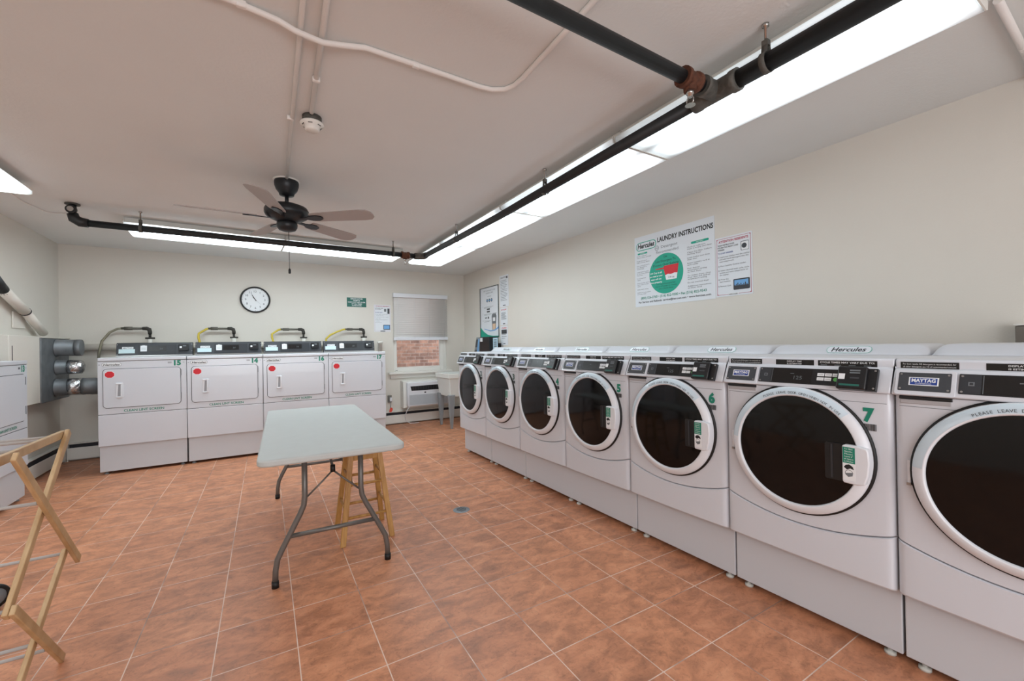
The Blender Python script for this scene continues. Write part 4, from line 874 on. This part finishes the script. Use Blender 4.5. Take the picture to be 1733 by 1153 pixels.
c.prism(rrect(.040, .160, .520, .536, .007), 0, .0008, M_TEAL); c.text('WASHERS', .10, .523, .009, M_LABW, w=.06, z=.0014); c.prism(rrect(.645, .815, .505, .525, .009), 0, .0008, M_TEAL); c.text('DRYERS', .73, .509, .011, M_LABW, w=.07, z=.0014)
LC = ['Check to make sure', 'there is empty card value', '', 'Empty all pockets', 'before washing clothes', '', 'Use correct amount for', 'best detergent to', 'avoid damage', '', 'Load clothes loosely', 'in the proper level and', 'close door', '', 'Do not overload', 'washer', '', 'Insert laundry card into', 'card reader to start', 'washer', '', 'Select wash setting', '', 'Additional instructions', 'on washer decal']
for k, ln in enumerate(LC):
    if ln: c.text(ln, .028, .500 - k * .0158, .0095, M_INK, w=.0072 * len(ln), al='l')
RC = ['Check to make sure', 'dryer is empty and clean', '', 'Clean lint filter before', 'starting dryer', '', 'Load clothes and close', 'dryer door', '', 'Insert laundry card in', 'card reader', '', 'Push desired', 'temperature setting', 'to start dryer', '', 'To restart dryer, close', 'dryer door and desired', 'temperature setting', '', 'Do not overload dryer', '', 'Additional instructions', 'on dryer decal']
for k, ln in enumerate(RC):
    if ln: c.text(ln, .605, .478 - k * .0158, .0115, M_INK, w=.0098 * len(ln), al='l')
c.text('(800) 526-2760 • (516) 822-9300 • Fax (516) 822-9543', .430, .072, .022, M_GRN, w=.715, bold=.02)
c.text('For Service and Refunds: service@hercnet.com • www.hercnet.com', .435, .034, .018, M_INK, w=.785, bold=.02); c.obj('print', t)

# residents poster
t, c = sign('residents_poster', 'white poster with a red border right of the large instructions sign', (XR, 2.092, 1.668), RR, .305, .490)
for x0_, x1_, y0_, y1_ in ((.012, .293, .014, .0165), (.012, .293, .474, .4765), (.012, .0145, .014, .4765), (.2905, .293, .014, .4765)): c.box(x0_, x1_, y0_, y1_, 0, .0006, M_MAG)
c.prism([(.012, .014), (.024, .014), (.012, .026)], 0, .0008, M_MAG); c.prism([(.293, .4765), (.281, .4765), (.293, .4645)], 0, .0008, M_MAG); c.prism([(.293, .014), (.293, .026), (.281, .014)], 0, .0008, M_MAG); c.prism([(.012, .4765), (.012, .4645), (.024, .4765)], 0, .0008, M_MAG)
c.text('ATTENTION RESIDENTS', .152, .444, .018, M_MAG, w=.245, bold=.03)
for k, ln in enumerate(('WASH INSTRUCTIONS', 'FOR MAYTAG FRONT LOAD', 'WASHERS')): c.text(ln, .022, .418 - k * .019, .012, M_INK, w=.0082 * len(ln), al='l', bold=.02)
c.text('TO START WASHER:', .022, .352, .012, M_BLUE, w=.13, al='l', bold=.02)
for k, ln in enumerate(('1) Load your clothes into the washer', '   and add liquid detergent into the', '   soap compartment.', '', '2) Place Laundry Card in reader.', '', '3) Select desired wash cycle, cycle', '   options and water temperature on', '   the washer.', '', '4) Press the', '   start button.', '', '5) Remove Card.')):
    if ln: c.text(ln.strip(), .022 + (.012 if ln[0] == ' ' else 0), .322 - k * .0185, .0115, M_INK, w=.0073 * len(ln.strip()), al='l')
c.prism(rrect(.215, .278, .352, .425, .006), 0, .001, M_GREYINK); c.prism(rrect(.220, .276, .355, .420, .006), .001, .0014, M_LABW); c.disc(.243, .388, .020, .0014, .002, M_CHAR, 24)
c.prism(rrect(.150, .282, .045, .132, .008), 0, .001, M_CHAR); c.box(.158, .270, .058, .122, .001, .0014, M_LBLUE); c.box(.158, .270, .058, .078, .0014, .0018, M_CHAR)
for k in range(9): c.box(.160 + k * .012, .167 + k * .012, .078, .083 + (k * 7 % 5) * .004, .0014, .0018, M_CHAR)
c.box(.105, .190, .006, .024, .0008, .0012, M_LABW); c.text('HERCULES', .147, .009, .010, M_INK, w=.075, bold=.02, z=.0016); c.obj('print', t)

# framed poster near the corner
t, c = sign('framed_poster', 'tall white poster in a thin black frame with green swoosh near the corner', (XR, 6.40, 1.43), RR, .64, .835, th=.006)
M_FR = mat('poster_frame', '2a3a38', .4)
for x0_, x1_, y0_, y1_ in ((0, .64, 0, .008), (0, .64, .825, .835), (0, .012, 0, .835), (.628, .64, 0, .835)): c.box(x0_, x1_, y0_, y1_, 0, .008, M_FR)
c.text('HOW TO ADD VALUE TO YOUR', .33, .765, .022, M_GREYINK, w=.40).text('LAUNDRY CARD', .33, .725, .022, M_GREYINK, w=.24).text('OPTIONS', .33, .670, .016, M_GREYINK, w=.13)
for k in range(3): c.disc(.255 + k * .075, .612, .028, 0, .001, M_CHAR, 16); c.disc(.255 + k * .075, .612, .016, .001, .0015, M_LBLUE, 12)
for k, y in enumerate((.50, .38, .27)):
    c.text(str(k + 1), .10, y, .026, M_INK); c.box(.14, .46 - k * .05, y + .006, y + .010, 0, .001, M_GREYINK).box(.14, .40 - k * .04, y - .010, y - .006, 0, .001, M_GREYINK)
c.box(.24, .34, .455, .48, 0, .001, M_CHAR).box(.24, .34, .415, .44, 0, .001, M_CHAR).box(.17, .24, .320, .335, 0, .001, M_CHAR).box(.27, .31, .31, .345, 0, .001, M_CHAR)
c.prism([(.42, .11), (.53, .11), (.56, .34), (.54, .38), (.42, .38), (.40, .34)], 0, .001, M_GREYINK); c.prism([(.43, .12), (.52, .12), (.53, .22), (.43, .22)], .001, .0015, mat('peach_ink', 'd8b89a', .5)); c.prism([(.44, .26), (.52, .26), (.52, .32), (.44, .32)], .001, .0015, M_LABW); c.box(.44, .56, .385, .392, 0, .001, M_CHAR)
c.prism([(.012, .17), (.012, .008), (.628, .008), (.628, .02), (.44, .022), (.26, .045), (.12, .10)], 0, .001, M_TEAL)
c.prism([(.628, .20), (.60, .16), (.50, .125), (.35, .115), (.14, .15), (.14, .142), (.35, .098), (.50, .105), (.628, .14)][::1], .0012, .002, M_LBLUE)
c.obj('print', t)
def paper(name, label, y, z, w, h, top, tc_, n, extra=None):
    t, c = sign(name, label, (XR, y, z), RR, w, h)
    c.text(top, w / 2, h - .045, .020, tc_, w=w * .7, bold=.03)
    r_ = random.Random(len(label)); yy = h - .085
    for k in range(n):
        c.box(.03, w - .03 - r_.random() * .06, yy, yy + .006, 0, .001, M_GREYINK); yy -= (h - .16) / n
    if extra: extra(c, w, h)
    c.box(w * .35, w * .65, .016, .028, 0, .001, M_CHAR); c.obj('print', t)
paper('notice_paper', 'upper long white notice right of the framed poster', 5.73, 1.895, .27, .49, 'NOTICE', M_GREYINK, 14, lambda c, w, h: c.box(w - .06, w - .025, h - .06, h - .025, 0, .001, M_CHAR))
paper('notice_paper', 'middle white notice with red heading right of the framed poster', 5.72, 1.61, .22, .275, 'STOP', M_RED, 8)
paper('notice_paper', 'lowest white notice with red heading and small picture near the corner', 5.72, 1.30, .22, .30, 'CARD', M_RED, 5, lambda c, w, h: c.box(.03, w - .03, h - .125, h - .06, .001, .002, M_CHAR))

# card kiosk near the corner, standing behind washer 2
t = thing('card_kiosk', 'black card machine with slanted screen on the wall beyond washer 2', 'card machine', (XR, 0, 0))
b = MB(); b.box(-.17, -.002, 5.80, 6.13, 1.0, 1.435, M_BLK); b.obj('housing', t, bevel=.006)
kg = mat('kiosk_grey', '858b93', .4)
b = MB(); v = [(-.20, 6.14, 1.0), (-.14, 6.46, 1.0), (-.002, 6.46, 1.0), (-.002, 6.14, 1.0), (-.15, 6.14, 1.435), (-.10, 6.38, 1.435), (-.002, 6.38, 1.435), (-.002, 6.14, 1.435)]
b.add(v, [(3, 2, 1, 0), (4, 5, 6, 7), (0, 1, 5, 4), (1, 2, 6, 5), (2, 3, 7, 6), (3, 0, 4, 7)], kg); sf = b.obj('slanted_panel', t)
def on_panel(fy0, fy1, fz0, fz1, mt, nm):
    A, B_, C_, D_ = Vector(v[0]), Vector(v[1]), Vector(v[5]), Vector(v[4])
    P_ = lambda a, c: (A.lerp(B_, a)).lerp(D_.lerp(C_, a), c) + Vector((-.003, 0, 0))
    q = [P_(fy0, fz0), P_(fy1, fz0), P_(fy1, fz1), P_(fy0, fz1)]; q += [k + Vector((.004, 0, 0)) for k in q]
    MB().add(q, [(0, 1, 2, 3), (7, 6, 5, 4), (0, 4, 5, 1), (1, 5, 6, 2), (2, 6, 7, 3), (3, 7, 4, 0)], mt).obj(nm, sf)
on_panel(.08, .42, .10, .94, M_LBLUE, 'blue_screen'); on_panel(.52, .92, .62, .92, M_DGREY, 'card_slot'); on_panel(.52, .92, .12, .52, M_CHAR, 'keypad')
MB().box(-.176, -.171, 6.02, 6.10, 1.36, 1.42, M_LABW).obj('sticker', t)
t, c = sign('price_sign', 'small white and blue sign beside the black card machine', (XR - .10, 5.795, 1.03), RR, .15, .385, base=mat('pale_blue_sign', 'b9d6e6', .5))
for k in range(5): c.box(.03, .12, .345 - k * .032, .357 - k * .032, 0, .001, M_INK)
c.obj('print', t); MB().frame((0, 0, 0), RR, (0, 0, 1)).box(.035, .115, .06, .16, .003, .0045, M_BLUE).obj('blue_square', t)
MB().box(0.0, .099, -.08, -.07, .05, .30, M_BLK).obj('bracket', t)

# ------------------------------------------------------------------ small things
b = MB().box(XR - .09, XR - .001, .22, .466, .95, 1.352, mat('grey_raceway', '6d675f', .5)); o = b.obj('electrical_box', bevel=.004); tag(o, 'grey brown electrical box on the right wall at the right edge', 'electrical box')
MB().box(XR - .094, XR - .001, .216, .470, 1.354, 1.362, M_TRIM).obj('box_lid', o)
t = thing('floor_drain', 'round metal drain set in the floor tiles between table and washers', 'drain', (1.372, 3.05, 0))
b = MB().lathe([(.0001, .0035), (.05, .0035), (.060, .003), (.066, .0008)], M_GALV, 32); b.obj('cover', t)
b = MB()
for k in range(-2, 3): b.box(-.04 + abs(k) * .008, .04 - abs(k) * .008, k * .017 - .003, k * .017 + .003, .0036, .0042, M_GASK)
b.obj('drain_slots', t)
